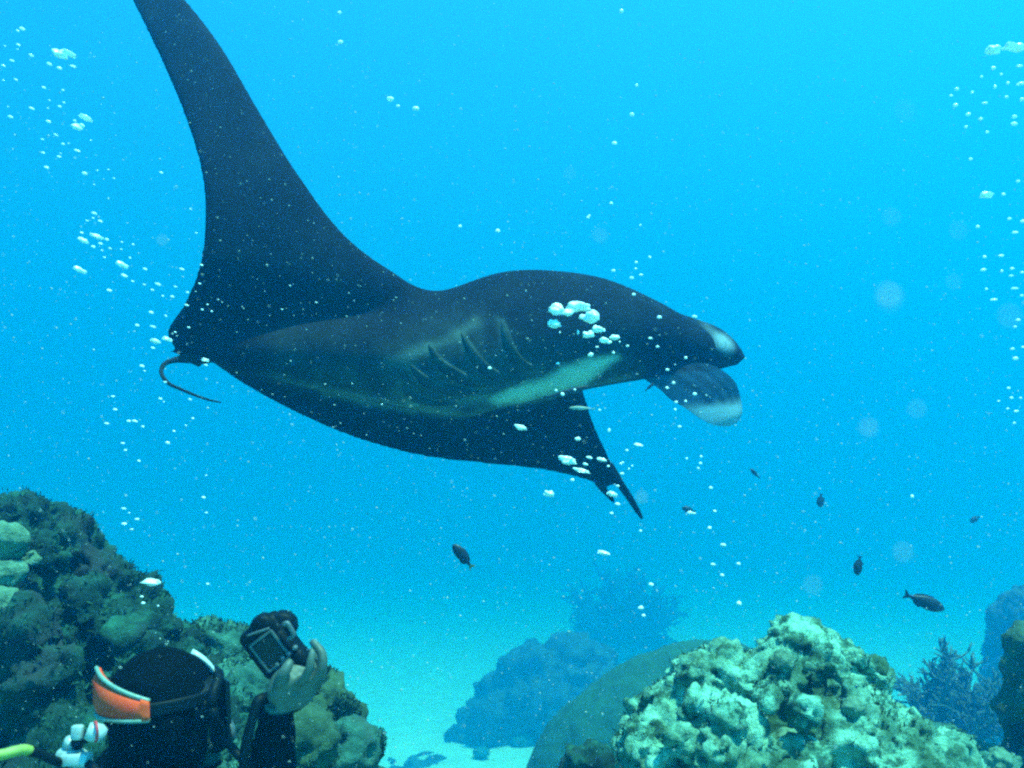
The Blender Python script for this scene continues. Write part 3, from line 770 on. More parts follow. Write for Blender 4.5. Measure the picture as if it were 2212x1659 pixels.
H = P(358, 1526, 1.76)
f_ = unit((.84, .52, .10)); s_ = unit(np.cross(f_, (0, 0, 1))); u_ = np.cross(s_, f_)
HA = np.array((f_, s_, u_))
nb = P(318, 1655, 1.77)
sr = nb + s_ * .185 + np.array((0, 0, -.05)); sl_ = nb - s_ * .185 + np.array((0, 0, -.05))
el_r, wr = P(572, 1825, 1.75), P(601, 1519, 1.665)
hips = nb + np.array((-.12, -.02, -.56))
mb = MB()
ball(mb, H - f_ * .010 + u_ * .012, (.097, .082, .096), 4, HA)
ball(mb, H + f_ * .030 - u_ * .055, (.074, .064, .076), 4, HA)
ball(mb, H + f_ * .070 - u_ * .112, (.032, .034, .026), 3, HA)
ball(mb, H + f_ * .101 - u_ * .028, (.020, .014, .026), 3, HA)
ball(mb, H + f_ * .088 + u_ * .018, (.016, .05, .012), 3, HA)
for k in (-1, 1): ball(mb, H - f_ * .008 + s_ * k * .083 - u_ * .025, (.018, .010, .030), 3, HA)
tube(mb, [H - f_ * .02 - u_ * .05, (H + nb) / 2 - f_ * .02, nb, nb - np.array((0, 0, .06))], [.058, .060, .075, .10], 16, 12)
def skin_tube(pts, rad, k=18): tube(mb, pts, rad, 18, k)
# trunk as flattened rings
T0, T1 = nb, hips; rings = []
for t, a, c in [(0, .08, .07), (.06, .16, .09), (.16, .205, .115), (.35, .195, .125), (.6, .165, .11), (.8, .165, .105), (1.0, .175, .115), (1.12, .14, .10)]:
    cc = T0 + (T1 - T0) * t; rings.append([cc + s_ * a * math.cos(x) + f_ * c * math.sin(x) for x in np.linspace(0, 2 * math.pi, 24, endpoint=False)])
loft(mb, rings)
skin_tube([sr - s_ * .06, sr, (sr + el_r) / 2, el_r], [.055, .064, .050, .043])
skin_tube([el_r, el_r * .65 + wr * .35, el_r * .25 + wr * .75, wr], [.043, .043, .033, .026])
el_l = sl_ + f_ * .10 + np.array((0, 0, -.27)); wl = el_l + f_ * .22 + s_ * .06 + np.array((0, 0, .06))
skin_tube([sl_ + s_ * .06, sl_, (sl_ + el_l) / 2, el_l], [.055, .064, .050, .043]); skin_tube([el_l, (el_l + wl) / 2, wl], [.043, .040, .027])
for k in (-1, 1):
    hp = hips + s_ * k * .095; kn_ = hp + np.array((.03, 0, -.43)) + s_ * k * .03; an = kn_ + np.array((-.12, -.03, -.40))
    skin_tube([hp, (hp + kn_) / 2, kn_], [.098, .085, .058]); skin_tube([kn_, kn_ * .6 + an * .4, an], [.058, .056, .038])
    ball(mb, an + f_ * .06 - np.array((0, 0, .03)), (.12, .045, .03), 3, HA)
# raised right hand
pal = P(632, 1484, 1.668); pd = unit(pal - wr); pside = unit(np.cross(pd, FWD))
ball(mb, pal, (.046, .044, .020), 4, np.array((pd, pside, np.cross(pd, pside))))
ball(mb, P(610, 1484, 1.652), (.036, .022, .020), 3, np.array((pd, pside, np.cross(pd, pside))))
ball(mb, P(662, 1476, 1.675), (.034, .020, .026), 3, np.array((pd, pside, np.cross(pd, pside))))
tube(mb, [wr, wr * .5 + pal * .5, pal], [.026, .027, .028], 14, 8)
for fp, r in [([(650, 1478, 1.668), (680, 1464, 1.66), (696, 1438, 1.658), (694, 1410, 1.664), (677, 1388, 1.676)], .0102),
              ([(650, 1484, 1.69), (680, 1474, 1.688), (695, 1450, 1.69), (690, 1424, 1.70), (672, 1408, 1.715)], .0104),
              ([(648, 1488, 1.71), (676, 1482, 1.714), (690, 1462, 1.718), (684, 1440, 1.73), (668, 1428, 1.742)], .0098),
              ([(640, 1476, 1.648), (658, 1464, 1.638), (668, 1444, 1.634), (672, 1424, 1.637), (674, 1408, 1.643)], .0086),
              ([(604, 1496, 1.65), (604, 1474, 1.636), (612, 1456, 1.628), (620, 1442, 1.632), (625, 1432, 1.638)], .0112)]:
    p5 = [P(*q) for q in fp]; tube(mb, p5, np.array((1.15, 1.1, 1.0, .95, .78)) * r, 10, 20); ball(mb, p5[-1], r * .8, 2)
# left hand, half closed below the frame
pl = wl + f_ * .05; ball(mb, pl, (.05, .02, .042), 3, HA)
for i, zz in enumerate((-.03, -.01, .01, .03)):
    b0 = pl + f_ * .04 + u_ * zz; tube(mb, [b0, b0 + f_ * .035 + s_ * .008, b0 + f_ * .05 + s_ * .03, b0 + f_ * .035 + s_ * .045], [.0095, .009, .0085, .007], 8, 10)
tube(mb, [pl - f_ * .02 + u_ * .035, pl + f_ * .01 + u_ * .055 + s_ * .02, pl + f_ * .03 + u_ * .05 + s_ * .035], [.012, .011, .008], 8, 8)
me = remesh(mb, .0042, 3, .5)
co, no = get_co(me), get_no(me)
diver = thing('person', hips * (1, 1, 0) + (0, 0, hips[2] - .9), 'scuba diver in black hood and wetsuit with an orange mask strap holding up a camera', 'person')
def shell(sel, off, name, mt, wr_=0):
    idx = np.where(sel)[0]; mp = -np.ones(len(co), int); mp[idx] = np.arange(len(idx))
    fs = [[mp[i] for i in p.vertices] for p in me.polygons if all(sel[i] for i in p.vertices)]
    v = co[idx] + no[idx] * (off + wr_ * fbm(co[idx] * 22, 2)[:, None])
    return put(name, mesh_from(v, fs), mt, diver)
hl = (co - H) @ HA.T
head = (np.linalg.norm(co - (H - u_ * .01), axis=1) < .165) & (hl[:, 2] > -.135)
face = head & (hl[:, 0] > .045 + .3 * np.abs(hl[:, 1])) & (hl[:, 2] < .045)
w_ax = unit(wr - el_r); hand = (((co - wr) @ w_ax) > -.004) & (np.linalg.norm(co - wr, axis=1) < .24) & ~head
w2 = unit(wl - el_l); hand |= (((co - wl) @ w2) > 0) & (np.linalg.norm(co - wl, axis=1) < .2)
nw = (hl[:, 2] < -.10) | ~head
suit = ~hand & (((co - nb) @ np.array((0, 0, 1)) < .035) | (np.linalg.norm(co - H, axis=1) > .20))
suit &= ~(head & (hl[:, 2] > -.12))
hood = ~hand & ~face & (np.linalg.norm(co - (H - u_ * .03), axis=1) < .21) & ((co - nb) @ np.array((0, 0, 1)) > -.005)
put('body', me.copy(), M['skin'], diver)
shell(suit, .005, 'wetsuit', M['neoprene'], .004)
shell(hood, .0075, 'hood', M['neoprene'], .004)
# mask: lens, frame, strap, orange pad with piping
mask = put('mask', (lambda mb: (box(mb, H + f_ * .104 - u_ * .002, (.010, .150, .085), HA, .004), mb.mesh(False))[1])(MB()), M['glass_dark'], diver, origin=H + f_ * .10)
mb = MB(); fr = [H + f_ * (.100 - .030 * abs(math.cos(a)) ** 2) + s_ * .086 * math.copysign(abs(math.cos(a)) ** .7, math.cos(a)) + u_ * (.052 * math.copysign(abs(math.sin(a)) ** .7, math.sin(a)) - .002) for a in np.linspace(0, 2 * math.pi, 49)]
tube(mb, fr, .010, 8); put('frame', mb.mesh(), M['rubber'], mask)
mb = MB(); sk_ = [[H + f_ * (d0 - .03 * abs(math.cos(a)) ** 2) + s_ * w0 * math.cos(a) + u_ * (h0 * math.sin(a) - .002) for a in np.linspace(0, 2 * math.pi, 40, endpoint=False)] for d0, w0, h0 in ((.096, .080, .050), (.074, .084, .054), (.050, .080, .050))]
loft(mb, sk_, False); put('skirt', mb.mesh(), M['rubber'], mask)
def band(a0, a1, hw, cen, rad, thick, n=40):
    """strap round the head; angle 0 = face, 180 = back"""
    rings = []
    for a in np.linspace(R(a0), R(a1), n):
        r_f = -.010 + (.109 + rad) * math.cos(a); dirn = f_ * math.cos(a) + s_ * math.sin(a)
        c = H + f_ * r_f + s_ * (.094 + rad) * math.sin(a) + u_ * cen(math.degrees(a)); h = hw(math.degrees(a))
        rings.append([c + u_ * h * .98 - dirn * .012 * (h > .02), c + u_ * h + dirn * (thick - .012 * (h > .02)), c + u_ * h * .5 + dirn * thick, c + dirn * thick, c - u_ * h * .5 + dirn * thick, c - u_ * h + dirn * (thick - .006 * (h > .02)), c - u_ * h * .98 - dirn * .008, c])
    mb = MB(); loft(mb, rings); return mb
bk = lambda a: max(0.0, min(1.0, 1.12 - max(0, 188 - a) / 72))
cen = lambda a: .016 + .036 * bk(a)
hwp = lambda a: .017 + .026 * bk(a)
band(22, 338, lambda a: .013, cen, .002, .003, 60)
o = put('strap', band(25, 335, lambda a: .013, cen, .002, .003, 60).mesh(), M['rubber'], mask)
pad = band(108, 188, hwp, cen, .007, .004, 48).mesh()
put('strap_cover', pad, M['orange'], mask)
for sg in (1, -1):
    pts = []
    for a in np.linspace(R(108), R(188), 40):
        ad = math.degrees(a); dirn = f_ * math.cos(a) + s_ * math.sin(a)
        pts.append(H + f_ * (-.010 + .116 * math.cos(a)) + s_ * .101 * math.sin(a) + u_ * (cen(ad) + sg * hwp(ad)) - dirn * (.004 if sg > 0 else .0))
    mb = MB(); tube(mb, pts, .0042, 8); put('piping', mb.mesh(), M['piping'], mask)
mb = MB(); rings = []  # pale arc shaped in for the glint along the hood edge
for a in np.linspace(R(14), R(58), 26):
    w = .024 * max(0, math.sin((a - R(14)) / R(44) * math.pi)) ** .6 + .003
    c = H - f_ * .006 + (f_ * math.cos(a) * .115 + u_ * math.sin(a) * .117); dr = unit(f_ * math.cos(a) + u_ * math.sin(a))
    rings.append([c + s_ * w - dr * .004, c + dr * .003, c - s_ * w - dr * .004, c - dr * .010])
loft(mb, rings); put('hood_glint', mb.mesh(), M['pale_glint'], mask)['label'] = 'pale strip standing for the glint over the forehead'

# regulator in the mouth
rc = H + f_ * .090 - u_ * .066 + s_ * .022
reg = thing('regulator', rc, 'round black regulator in the diver mouth with a hose curving down', 'regulator')
mb = MB(); ball(mb, rc, (.030, .042, .038), 4, HA); me = mb.mesh(); put('housing', me, M['rubber'], reg)
mb = MB(); ball(mb, rc + f_ * .022, (.014, .028, .026), 3, HA); put('purge_cover', mb.mesh(), M['grey_plastic'], reg)
mb = MB(); tube(mb, [rc - f_ * .02, rc - f_ * .045, rc - f_ * .06], [.02, .016, .016], 12); put('mouthpiece', mb.mesh(), M['rubber'], reg)
mb = MB(); tube(mb, [rc + s_ * .02 - u_ * .015, P(490, 1604, 1.70), P(519, 1636, 1.68), P(548, 1672, 1.65), P(540, 1740, 1.60), P(440, 1780, 1.55), P(300, 1740, 1.55), P(190, 1650, 1.60)], .0085, 10, 60); put('hose', mb.mesh(), M['rubber'], reg)

# tank on the back
tt = P(168, 1668, 1.66); ta = unit(hips - nb)
tank = thing('scuba_tank', tt + ta * .62, 'scuba tank with pale metal valve and yellow hose behind the diver head', 'scuba tank')
mb = MB(); rings = []
for t, r in [(0, .015), (.0, .022), (.02, .045), (.05, .072), (.09, .088), (.14, .092), (.58, .092), (.61, .08), (.62, .03)]:
    a1 = unit(np.cross(ta, f_)); a2 = np.cross(ta, a1); rings.append([tt + ta * t + (a1 * math.cos(x) + a2 * math.sin(x)) * r for x in np.linspace(0, 2 * math.pi, 28, endpoint=False)])
loft(mb, rings); put('cylinder', mb.mesh(), M['rubber'], tank)
mb = MB(); v0 = P(152, 1632, 1.63); tube(mb, [tt + ta * .01, tt - ta * .02, v0], [.022, .022, .020], 14); ball(mb, v0, (.027, .02, .018), 3); box(mb, P(165, 1640, 1.61), (.05, .03, .022), None, .005); va = put('valve', mb.mesh(), M['steel'], tank)
mb = MB(); tube(mb, [P(150, 1612, 1.63), P(156, 1603, 1.63), P(162, 1600, 1.63)], [.014, .015, .012], 14); put('valve_cap', mb.mesh(), M['steel'], tank)
mb = MB(); k0, k1 = P(188, 1578, 1.60), P(228, 1588, 1.61); tube(mb, [k0, k0 * .8 + k1 * .2, k0 * .3 + k1 * .7, k1], [.014, .0165, .0165, .011], 18); fs_ = put('first_stage', mb.mesh(), M['steel'], tank)
mb = MB(); tube(mb, [P(206 + 17 * math.sin(a) * .25, 1581 - 21 * math.cos(a), 1.6 - .018 * math.sin(a)) for a in np.linspace(0, 2 * math.pi, 26)], .0026, 6); put('band', mb.mesh(), M['red_band'], fs_)
mb = MB(); box(mb, P(167, 1582, 1.61), (.020, .016, .026), None, .004); put('port_plug', mb.mesh(), M['steel'], tank)
mb = MB(); tube(mb, [P(182, 1592, 1.62), P(164, 1608, 1.63), tt], .012, 10, 12); put('yoke', mb.mesh(), M['rubber'], tank)
mb = MB(); tube(mb, [P(150, 1655, 1.62), P(110, 1640, 1.58), P(80, 1626, 1.56), P(62, 1622, 1.55)], [.008, .008, .0085, .009], 12, 24); put('hose', mb.mesh(), M['rubber'], tank)
mb = MB(); tube(mb, [P(66, 1622, 1.552), P(48, 1620, 1.54), P(10, 1629, 1.52), P(-60, 1650, 1.5), P(-90, 1760, 1.52), P(0, 1900, 1.6)], [.0085, .0092, .0092, .0092, .009, .009], 12, 50); put('hose', mb.mesh(), M['yellow_hose'], tank)

# camera held up in the right hand
cc = P(590, 1393, 1.70)
e1 = unit(RIGHT * .60 - UP * .80); e2 = unit(RIGHT * .87 * .92 + UP * .60); e2 = unit(e2 - e1 * (e1 @ e2)); e3 = np.cross(e1, e2)
if e3 @ FWD > 0: e3 = -e3           # e3 looks back at us
CA = np.array((e1, e2, e3))
camera = thing('camera_housing', cc - UP * .05, 'black underwater camera in its housing held up by the diver hand', 'camera')
mb = MB(); box(mb, cc, (.108, .088, .050), CA, .016, 3); box(mb, cc + e1 * .012, (.060, .078, .058), CA, .008, 2); put('housing', mb.mesh(), M['rubber'], camera)
mb = MB(); box(mb, cc + e3 * .030 + e1 * .004, (.052, .042, .004), CA, .0015); sc_ = put('screen', mb.mesh(False), M['glass_dark'], camera)
mb = MB()
for a, b_ in ((0, 1), (0, -1)): box(mb, cc + e3 * .030 + e1 * .004 + e2 * b_ * .0245, (.060, .005, .005), CA, .0012)
for a in (1, -1): box(mb, cc + e3 * .030 + e1 * (.004 + a * .030), (.005, .052, .005), CA, .0012)
put('screen_frame', mb.mesh(False), M['grey_plastic'], sc_)
mb = MB(); tube(mb, [cc - e3 * .02, cc - e3 * .05, cc - e3 * .058], [.034, .034, .030], 20); put('lens_port', mb.mesh(), M['rubber'], camera)
for q, r in (((570, 1352, 1.69), .024), ((610, 1352, 1.70), .029)):
    k0 = P(*q); mb = MB(); tube(mb, [k0 - e3 * .018, k0 - e3 * .012, k0 + e3 * .012, k0 + e3 * .018], [r * .85, r, r, r * .85], 10); put('dial', mb.mesh(), M['rubber'], camera)
mb = MB(); tube(mb, [P(612, 1351, 1.665), P(620, 1346, 1.663), P(628, 1358, 1.663), P(634, 1372, 1.665), P(622, 1382, 1.665)], .0048, 8, 20); put('latch', mb.mesh(), M['grey_plastic'], camera)
mb = MB(); tube(mb, [P(533, 1374, 1.668), P(556, 1366, 1.664), P(582, 1357, 1.664)], [.002, .003, .002], 8, 10); put('glint_strip', mb.mesh(), M['grey_plastic'], camera)  # thin pale strip added for the glint along the housing edge
mb = MB(); box(mb, P(645, 1424, 1.69), (.040, .044, .05), CA, .012, 3); put('grip', mb.mesh(), M['rubber'], camera)
for x, y in ((612, 1422), (624, 1412), (600, 1436), (637, 1400)):
    k0 = P(x, y, 1.668); mb = MB(); tube(mb, [k0 - e3 * .006, k0 + e3 * .003, k0 + e3 * .005], [.005, .005, .0035], 10); put('button', mb.mesh(), M['grey_plastic'], camera)
mb = MB(); tube(mb, [P(580, 1500, 1.685), P(566, 1508, 1.66), P(556, 1520, 1.65), P(544, 1557, 1.64), P(534, 1600, 1.64), P(526, 1650, 1.64), P(530, 1700, 1.66), P(560, 1740, 1.68)], [.006, .010, .011, .0085, .0105, .008, .010, .008], 8, 40); put('wrist_strap', mb.mesh(), M['rubber'], camera)

# ------------------------------------------------------------------ air bubbles
m, nt, b = new_mat('bubble')
b.inputs['Base Color'].default_value = (.97, .98, .98, 1); b.inputs['Roughness'].default_value = .18; b.inputs['Specular IOR Level'].default_value = .8
tr = N(nt, 'ShaderNodeBsdfTranslucent'); tr.inputs[0].default_value = (.95, .97, .97, 1)
sh = N(nt, 'ShaderNodeMixShader'); sh.inputs[0].default_value = .12
nt.links.new(b.outputs[0], sh.inputs[1]); nt.links.new(tr.outputs[0], sh.inputs[2]); nt.links.new(sh.outputs[0], nt.nodes['Material Output'].inputs[0])
M['bubble'] = m
def bubble_mesh(seed, big=False):
    v, f = ICO[4 if big else 2]; v = v.copy()
    q = v * (1.3 if big else .9) + seed * 5.1
    r = 1 + (.55 if big else .30) * perlin(q) + (.12 * perlin(q * 2.6) if big else 0)
    v = v * r[:, None]; v[:, 2] = np.where(v[:, 2] < 0, v[:, 2] * .62, v[:, 2])      # cap shape, flat below
    me = mesh_from(v, f, 'bubble'); me.materials.append(M['bubble']); return me
SMALL = [bubble_mesh(i) for i in range(8)]
BIG = [bubble_mesh(20 + i, True) for i in range(10)]
seen = []; ALL = []; UNIQUE = set()
def bubble(x, y, rx, ry, label, group, drange, ang=0.0, big=False):
    for (a, b_, r0) in seen:
        if abs(a - x) < .5 * (rx + r0) and abs(b_ - y) < .4 * (ry + r0) and not big: return
    seen.append((x, y, max(rx, ry)))
    d = rng.uniform(*drange); k = d / F
    o = bpy.data.objects.new('air_bubble', (BIG if big else SMALL)[rng.integers(10 if big else 8)])
    C.objects.link(o); o.location = P(x, y, d)
    o.scale = (rx * k, (rx + ry) / 2 * k, ry * k); o.rotation_euler = (rng.uniform(-.2, .2), R(ang), rng.uniform(-.3, .3))
    tag(o, label, 'air bubble', group); ALL.append((o, x, y, max(rx, ry), label))
def lot(cropf, scale, items, label, group, drange, ang=0.0, bigs={}):
    for i, it in enumerate(items):
        g_ = 1.08 if i in bigs else .86; x, y = cropf(it[0], it[1]); rx = it[2] / scale * .92; ry = (it[3] if len(it) > 3 else it[2]) / scale * .92
        rx *= g_; ry *= g_
        if i in bigs: UNIQUE.add(bigs[i]); bubble(x, y, rx, ry, bigs[i], group, drange, ang, True)
        else: bubble(x, y, rx, ry, label, group, drange, ang, rx > 9)
lot(crop(1200, 650, 6.144), 6.144, [(640, 490, 100, 90), (800, 515, 75, 52), (960, 440, 150, 75), (1150, 580, 100, 95), (1040, 580, 60, 40), (610, 680, 75, 65), (690, 795, 12, 22), (950, 800, 18, 50),
    (1090, 835, 70, 50), (1230, 755, 60, 50), (1325, 765, 22, 35), (1320, 915, 55, 45), (1400, 940, 45, 35), (1475, 870, 70, 38), (1550, 930, 15, 18), (1665, 990, 28, 20), (1460, 1090, 25, 28), (1990, 880, 38, 25),
    (2095, 1000, 30, 20), (1750, 250, 32, 30), (2120, 578, 42, 30), (1225, 1005, 30, 18), (1130, 1120, 50, 40), (660, 1243, 30, 22)],
    'small white air bubble drifting in front of the manta head', 'bubbles in front of the manta head', (2.5, 2.8),
    bigs={0: 'bright bubble at the left end of the large bubble cluster on the manta head', 1: 'bubble joining the left end and the arch of the large bubble cluster', 2: 'largest bright arched bubble over the manta head',
          3: 'rounded white bubble at the right end of the large bubble cluster', 4: 'flat white bubble tucked under the arch of the large cluster', 5: 'pale bubble just below the left end of the large cluster',
          8: 'translucent shell shaped bubble alone below the large cluster', 9: 'oval white bubble right below the large cluster end', 11: 'left bubble of the touching pair below the oval bubble', 13: 'dull flat bubble, upper one beside the touching pair'})
lot(crop(1200, 900, 4.608), 4.608, [(600, 835, 78, 45), (835, 798, 42, 20), (970, 820, 55, 25), (790, 870, 35, 22), (750, 940, 75, 22), (1085, 1198, 52, 28), (1140, 1300, 35, 22), (1075, 1398, 24, 16), (390, 1190, 48, 32),
    (95, 475, 55, 24), (708, 597, 38, 30), (1365, 660, 55, 18), (1240, 718, 22, 14), (945, 283, 16), (1047, 505, 18, 26), (1187, 970, 26, 18), (1175, 862, 16), (1195, 848, 14, 12), (1262, 918, 12, 14), (1298, 885, 12),
    (1040, 890, 20, 16), (1140, 1103, 26, 16), (475, 72, 18), (677, 62, 18, 14), (1388, 1588, 18), (650, 1040, 28, 22)],
    'small white air bubble near the drooping wing of the manta', 'bubbles around the drooping wing', (2.6, 3.0), 12,
    bigs={0: 'large bright white bubble in front of the drooping wing', 4: 'long dull bubble slanting below the bubble pair on the drooping wing', 5: 'white bubble at the notch of the drooping wing tip', 8: 'rounded bubble below the rear edge of the drooping wing', 9: 'slanted white bubble on the drooping wing under the belly fold'})
lot(c2, 2.212, [(615, 68, 11, 9), (810, 92, 15, 12), (1285, 14, 8), (1550, 62, 6, 7), (1410, 298, 13, 8), (1528, 255, 10, 8), (1598, 228, 9), (1526, 288, 8, 7), (1505, 335, 14, 8), (1553, 320, 12, 7), (1830, 536, 16, 9),
    (1785, 750, 10), (1690, 812, 12, 9), (1722, 880, 11), (1688, 906, 11, 9), (1832, 938, 13, 11), (1735, 980, 11, 9), (1730, 1018, 8), (1785, 975, 9, 8), (1753, 1107, 12, 8), (768, 803, 12, 10), (1865, 1262, 8),
    (1862, 1297, 9, 8), (1850, 1322, 8, 7), (1790, 1272, 7), (1915, 1424, 11, 9), (1936, 1545, 11, 8), (1825, 1556, 16, 7), (1908, 1632, 12, 10)],
    'small white air bubble near the manta head and lobes', 'bubbles around the manta lobes', (2.5, 3.0), 8)
lot(lambda x, y: (x, y), .92, [(1303, 1195, 14, 6), (1540, 1220, 6, 4), (1562, 1178, 7, 5), (1595, 1218, 5, 4), (1560, 1243, 5, 4), (1406, 1263, 7, 5), (1384, 1314, 7, 6), (1596, 1304, 6), (1970, 1073, 4, 5), (843, 215, 9, 7), (898, 235, 9, 6),
    (860, 230, 5, 4), (735, 92, 8, 5), (733, 28, 6, 4), (1327, 310, 7, 5), (1365, 248, 6, 5), (1342, 25, 5, 6), (1074, 498, 6, 5), (994, 490, 5, 4), (1215, 852, 5), (1390, 1330, 5, 4), (440, 1075, 5, 3), (1320, 440, 4), (1375, 185, 4), (1270, 470, 4, 3), (1490, 1108, 7, 5)],
    'small lone white air bubble in open water', 'lone bubbles in open water', (2.4, 3.2), 10)
lot(crop(2000, 0, 1.659), 1.659, [(545, 198, 25, 16), (620, 185, 40, 11), (402, 347, 10, 8), (397, 410, 11, 9), (446, 446, 11, 9), (462, 360, 7), (494, 464, 10, 7), (380, 373, 8, 6), (510, 402, 14, 6), (550, 340, 7, 10), (545, 265, 11, 8), (498, 300, 6),
    (595, 378, 10, 6), (625, 455, 13, 8), (625, 483, 15, 10), (437, 495, 7), (455, 620, 9, 8), (518, 760, 20, 10), (583, 757, 8), (483, 883, 8), (575, 995, 12, 6), (510, 1000, 8), (505, 1050, 13, 6), (545, 1166, 16, 5), (617, 1045, 11, 6),
    (613, 1073, 11, 5), (627, 1122, 17, 5), (577, 1055, 6), (517, 1125, 6), (628, 905, 14, 6), (606, 852, 9, 7), (658, 862, 12, 8), (640, 1245, 11, 6), (628, 1272, 8, 6), (618, 1357, 10, 5), (630, 1395, 12, 9), (603, 1510, 8, 6), (614, 1548, 8, 6),
    (633, 1600, 12, 6), (626, 1645, 6, 5), (645, 258, 16, 6), (655, 325, 16, 7), (655, 388, 11, 9), (640, 330, 9, 6), (600, 325, 7, 9), (520, 515, 9, 6), (575, 290, 6), (650, 1548, 6, 5), (655, 1150, 9, 5), (655, 1060, 8, 5), (640, 705, 9, 6), (660, 1350, 8, 5), (600, 1590, 6, 5), (565, 1560, 6, 4)],
    'small white air bubble in the plume at the right photo edge', 'bubbles in the right plume', (2.2, 3.2), 0,
    bigs={0: 'large bright bubble at the top left of the right plume', 1: 'long flat bright bubble at the top of the right plume', 17: 'lone bright bubble left of the right plume, halfway down'})
LP = 'bubbles in the left plume'
lot(crop(0, 80, 2.676), 2.676, [(375, 130, 45, 26), (432, 125, 36, 14), (310, 190, 22, 10), (372, 215, 22, 12), (460, 205, 28, 9), (195, 135, 20, 9), (115, 68, 16, 8), (75, 168, 18, 8), (22, 200, 16, 7), (100, 287, 16, 7), (275, 337, 16, 8), (395, 352, 12, 6),
    (375, 455, 16, 7), (400, 430, 10, 6), (200, 468, 22, 8), (65, 520, 22, 9), (305, 550, 20, 9), (350, 633, 18, 7), (395, 690, 14, 6), (480, 585, 30, 18), (515, 575, 20, 12), (535, 525, 36, 11), (485, 733, 28, 9), (470, 545, 14, 7), (270, 745, 16, 7),
    (370, 770, 16, 8), (380, 748, 8, 4), (265, 660, 12, 5), (293, 838, 18, 9), (530, 875, 22, 11), (600, 1270, 38, 14), (525, 1298, 28, 14), (670, 1290, 16, 9), (630, 1315, 16, 8), (585, 1335, 18, 9), (512, 1247, 14, 8), (590, 1125, 22, 9), (630, 1175, 20, 8),
    (585, 1155, 12, 5), (545, 1170, 12, 5), (690, 1345, 14, 6), (640, 1357, 10, 5), (835, 1320, 12, 5), (765, 1305, 10, 4), (760, 1350, 10, 4), (500, 1483, 36, 16), (765, 1450, 34, 16), (778, 1517, 24, 14), (685, 1610, 20, 12), (910, 1475, 18, 8),
    (1140, 1475, 20, 8), (990, 1570, 22, 9), (1100, 1585, 14, 6), (1080, 1648, 16, 8), (955, 1605, 13, 6), (1020, 1643, 9, 6), (905, 1572, 12, 5), (1010, 870, 14, 8), (1195, 1098, 11, 6), (1230, 1248, 9, 5), (815, 1403, 10, 5), (655, 1400, 10, 5),
    (30, 75, 9, 5), (110, 95, 8, 4), (20, 290, 8, 5), (50, 455, 8, 4), (300, 465, 9, 4), (310, 415, 9, 4), (430, 685, 8, 4), (570, 665, 8, 4), (610, 855, 8, 4), (680, 850, 8, 4), (715, 905, 8, 4), (590, 945, 8, 4), (680, 1030, 8, 4), (140, -30, 22, 12), (110, -20, 12, 8)],
    'small white air bubble in the plume left of the manta', LP, (2.0, 2.9), 20,
    bigs={0: 'largest bright bubble of the left plume near the top left corner', 1: 'flat bubble touching the largest bubble of the left plume', 19: 'bright round bubble low in the second cluster of the left plume', 21: 'flat slanted bubble on top of the second cluster of the left plume',
          30: 'broad flat bubble on top of the third cluster of the left plume', 31: 'bright bubble left of the third cluster in the left plume', 45: 'lone bright oval bubble below the third cluster of the left plume', 46: 'pale bubble above a smaller one in the lower left plume'})
lot(c7, 3.16, [(545, 68, 16, 8), (400, 100, 16, 8), (125, 98, 18, 8), (218, 210, 20, 9), (345, 233, 16, 8), (328, 305, 22, 9), (35, 188, 14, 7), (440, 270, 14, 8), (435, 365, 20, 9), (530, 205, 14, 7), (550, 398, 12, 8), (590, 360, 10, 6), (170, 420, 20, 13),
    (280, 445, 14, 8), (68, 515, 20, 11), (185, 525, 26, 8), (450, 530, 14, 8), (288, 618, 34, 15), (200, 632, 32, 14), (185, 682, 20, 8), (570, 772, 24, 13), (575, 808, 18, 8), (105, 817, 22, 11), (122, 852, 12, 5), (275, 935, 16, 8), (240, 1058, 16, 8),
    (460, 1063, 18, 7), (265, 1080, 9, 5), (50, 1224, 24, 10), (5, 1224, 20, 11), (110, 1265, 14, 9), (480, 1203, 13, 7), (293, 1385, 20, 13), (340, 1297, 14, 7), (430, 1256, 9, 5), (80, 1518, 15, 7), (350, 565, 11, 7), (620, 410, 11, 7), (1200, 220, 9, 6), (1395, 345, 10, 6),
    (1140, 395, 9, 5), (1880, 1100, 8, 6), (1460, 950, 7, 5), (1660, 945, 7, 5)],
    'small white air bubble near the tail and wing root of the manta', 'bubbles near the manta tail', (2.1, 2.7), 15,
    bigs={17: 'bright flat bubble just above the curled tail, right one of two', 18: 'bright flat bubble left of the curled tail, left one of two', 20: 'bright bubble in front of the tail base'})
lot(crop(200, 850, 3.017), 3.017, [(265, 570, 16, 8), (283, 620, 12, 8), (378, 695, 16, 8), (835, 955, 20, 8), (270, 1033, 20, 9), (365, 1108, 20, 9), (275, 1140, 20, 10), (328, 1180, 16, 8), (150, 432, 20, 10), (210, 332, 18, 9), (195, 240, 16, 8), (460, 1557, 58, 25),
    (865, 1565, 13, 8), (855, 797, 8, 5), (855, 1062, 12, 7), (400, 1655, 16, 8), (310, 1062, 9, 5), (410, 1700, 18, 10), (515, 1720, 10, 6)],
    'small white air bubble between the manta tail and the left reef', 'bubbles above the left reef', (1.95, 2.3), 5,
    bigs={11: 'large bright oval bubble at the right rim of the left reef'})

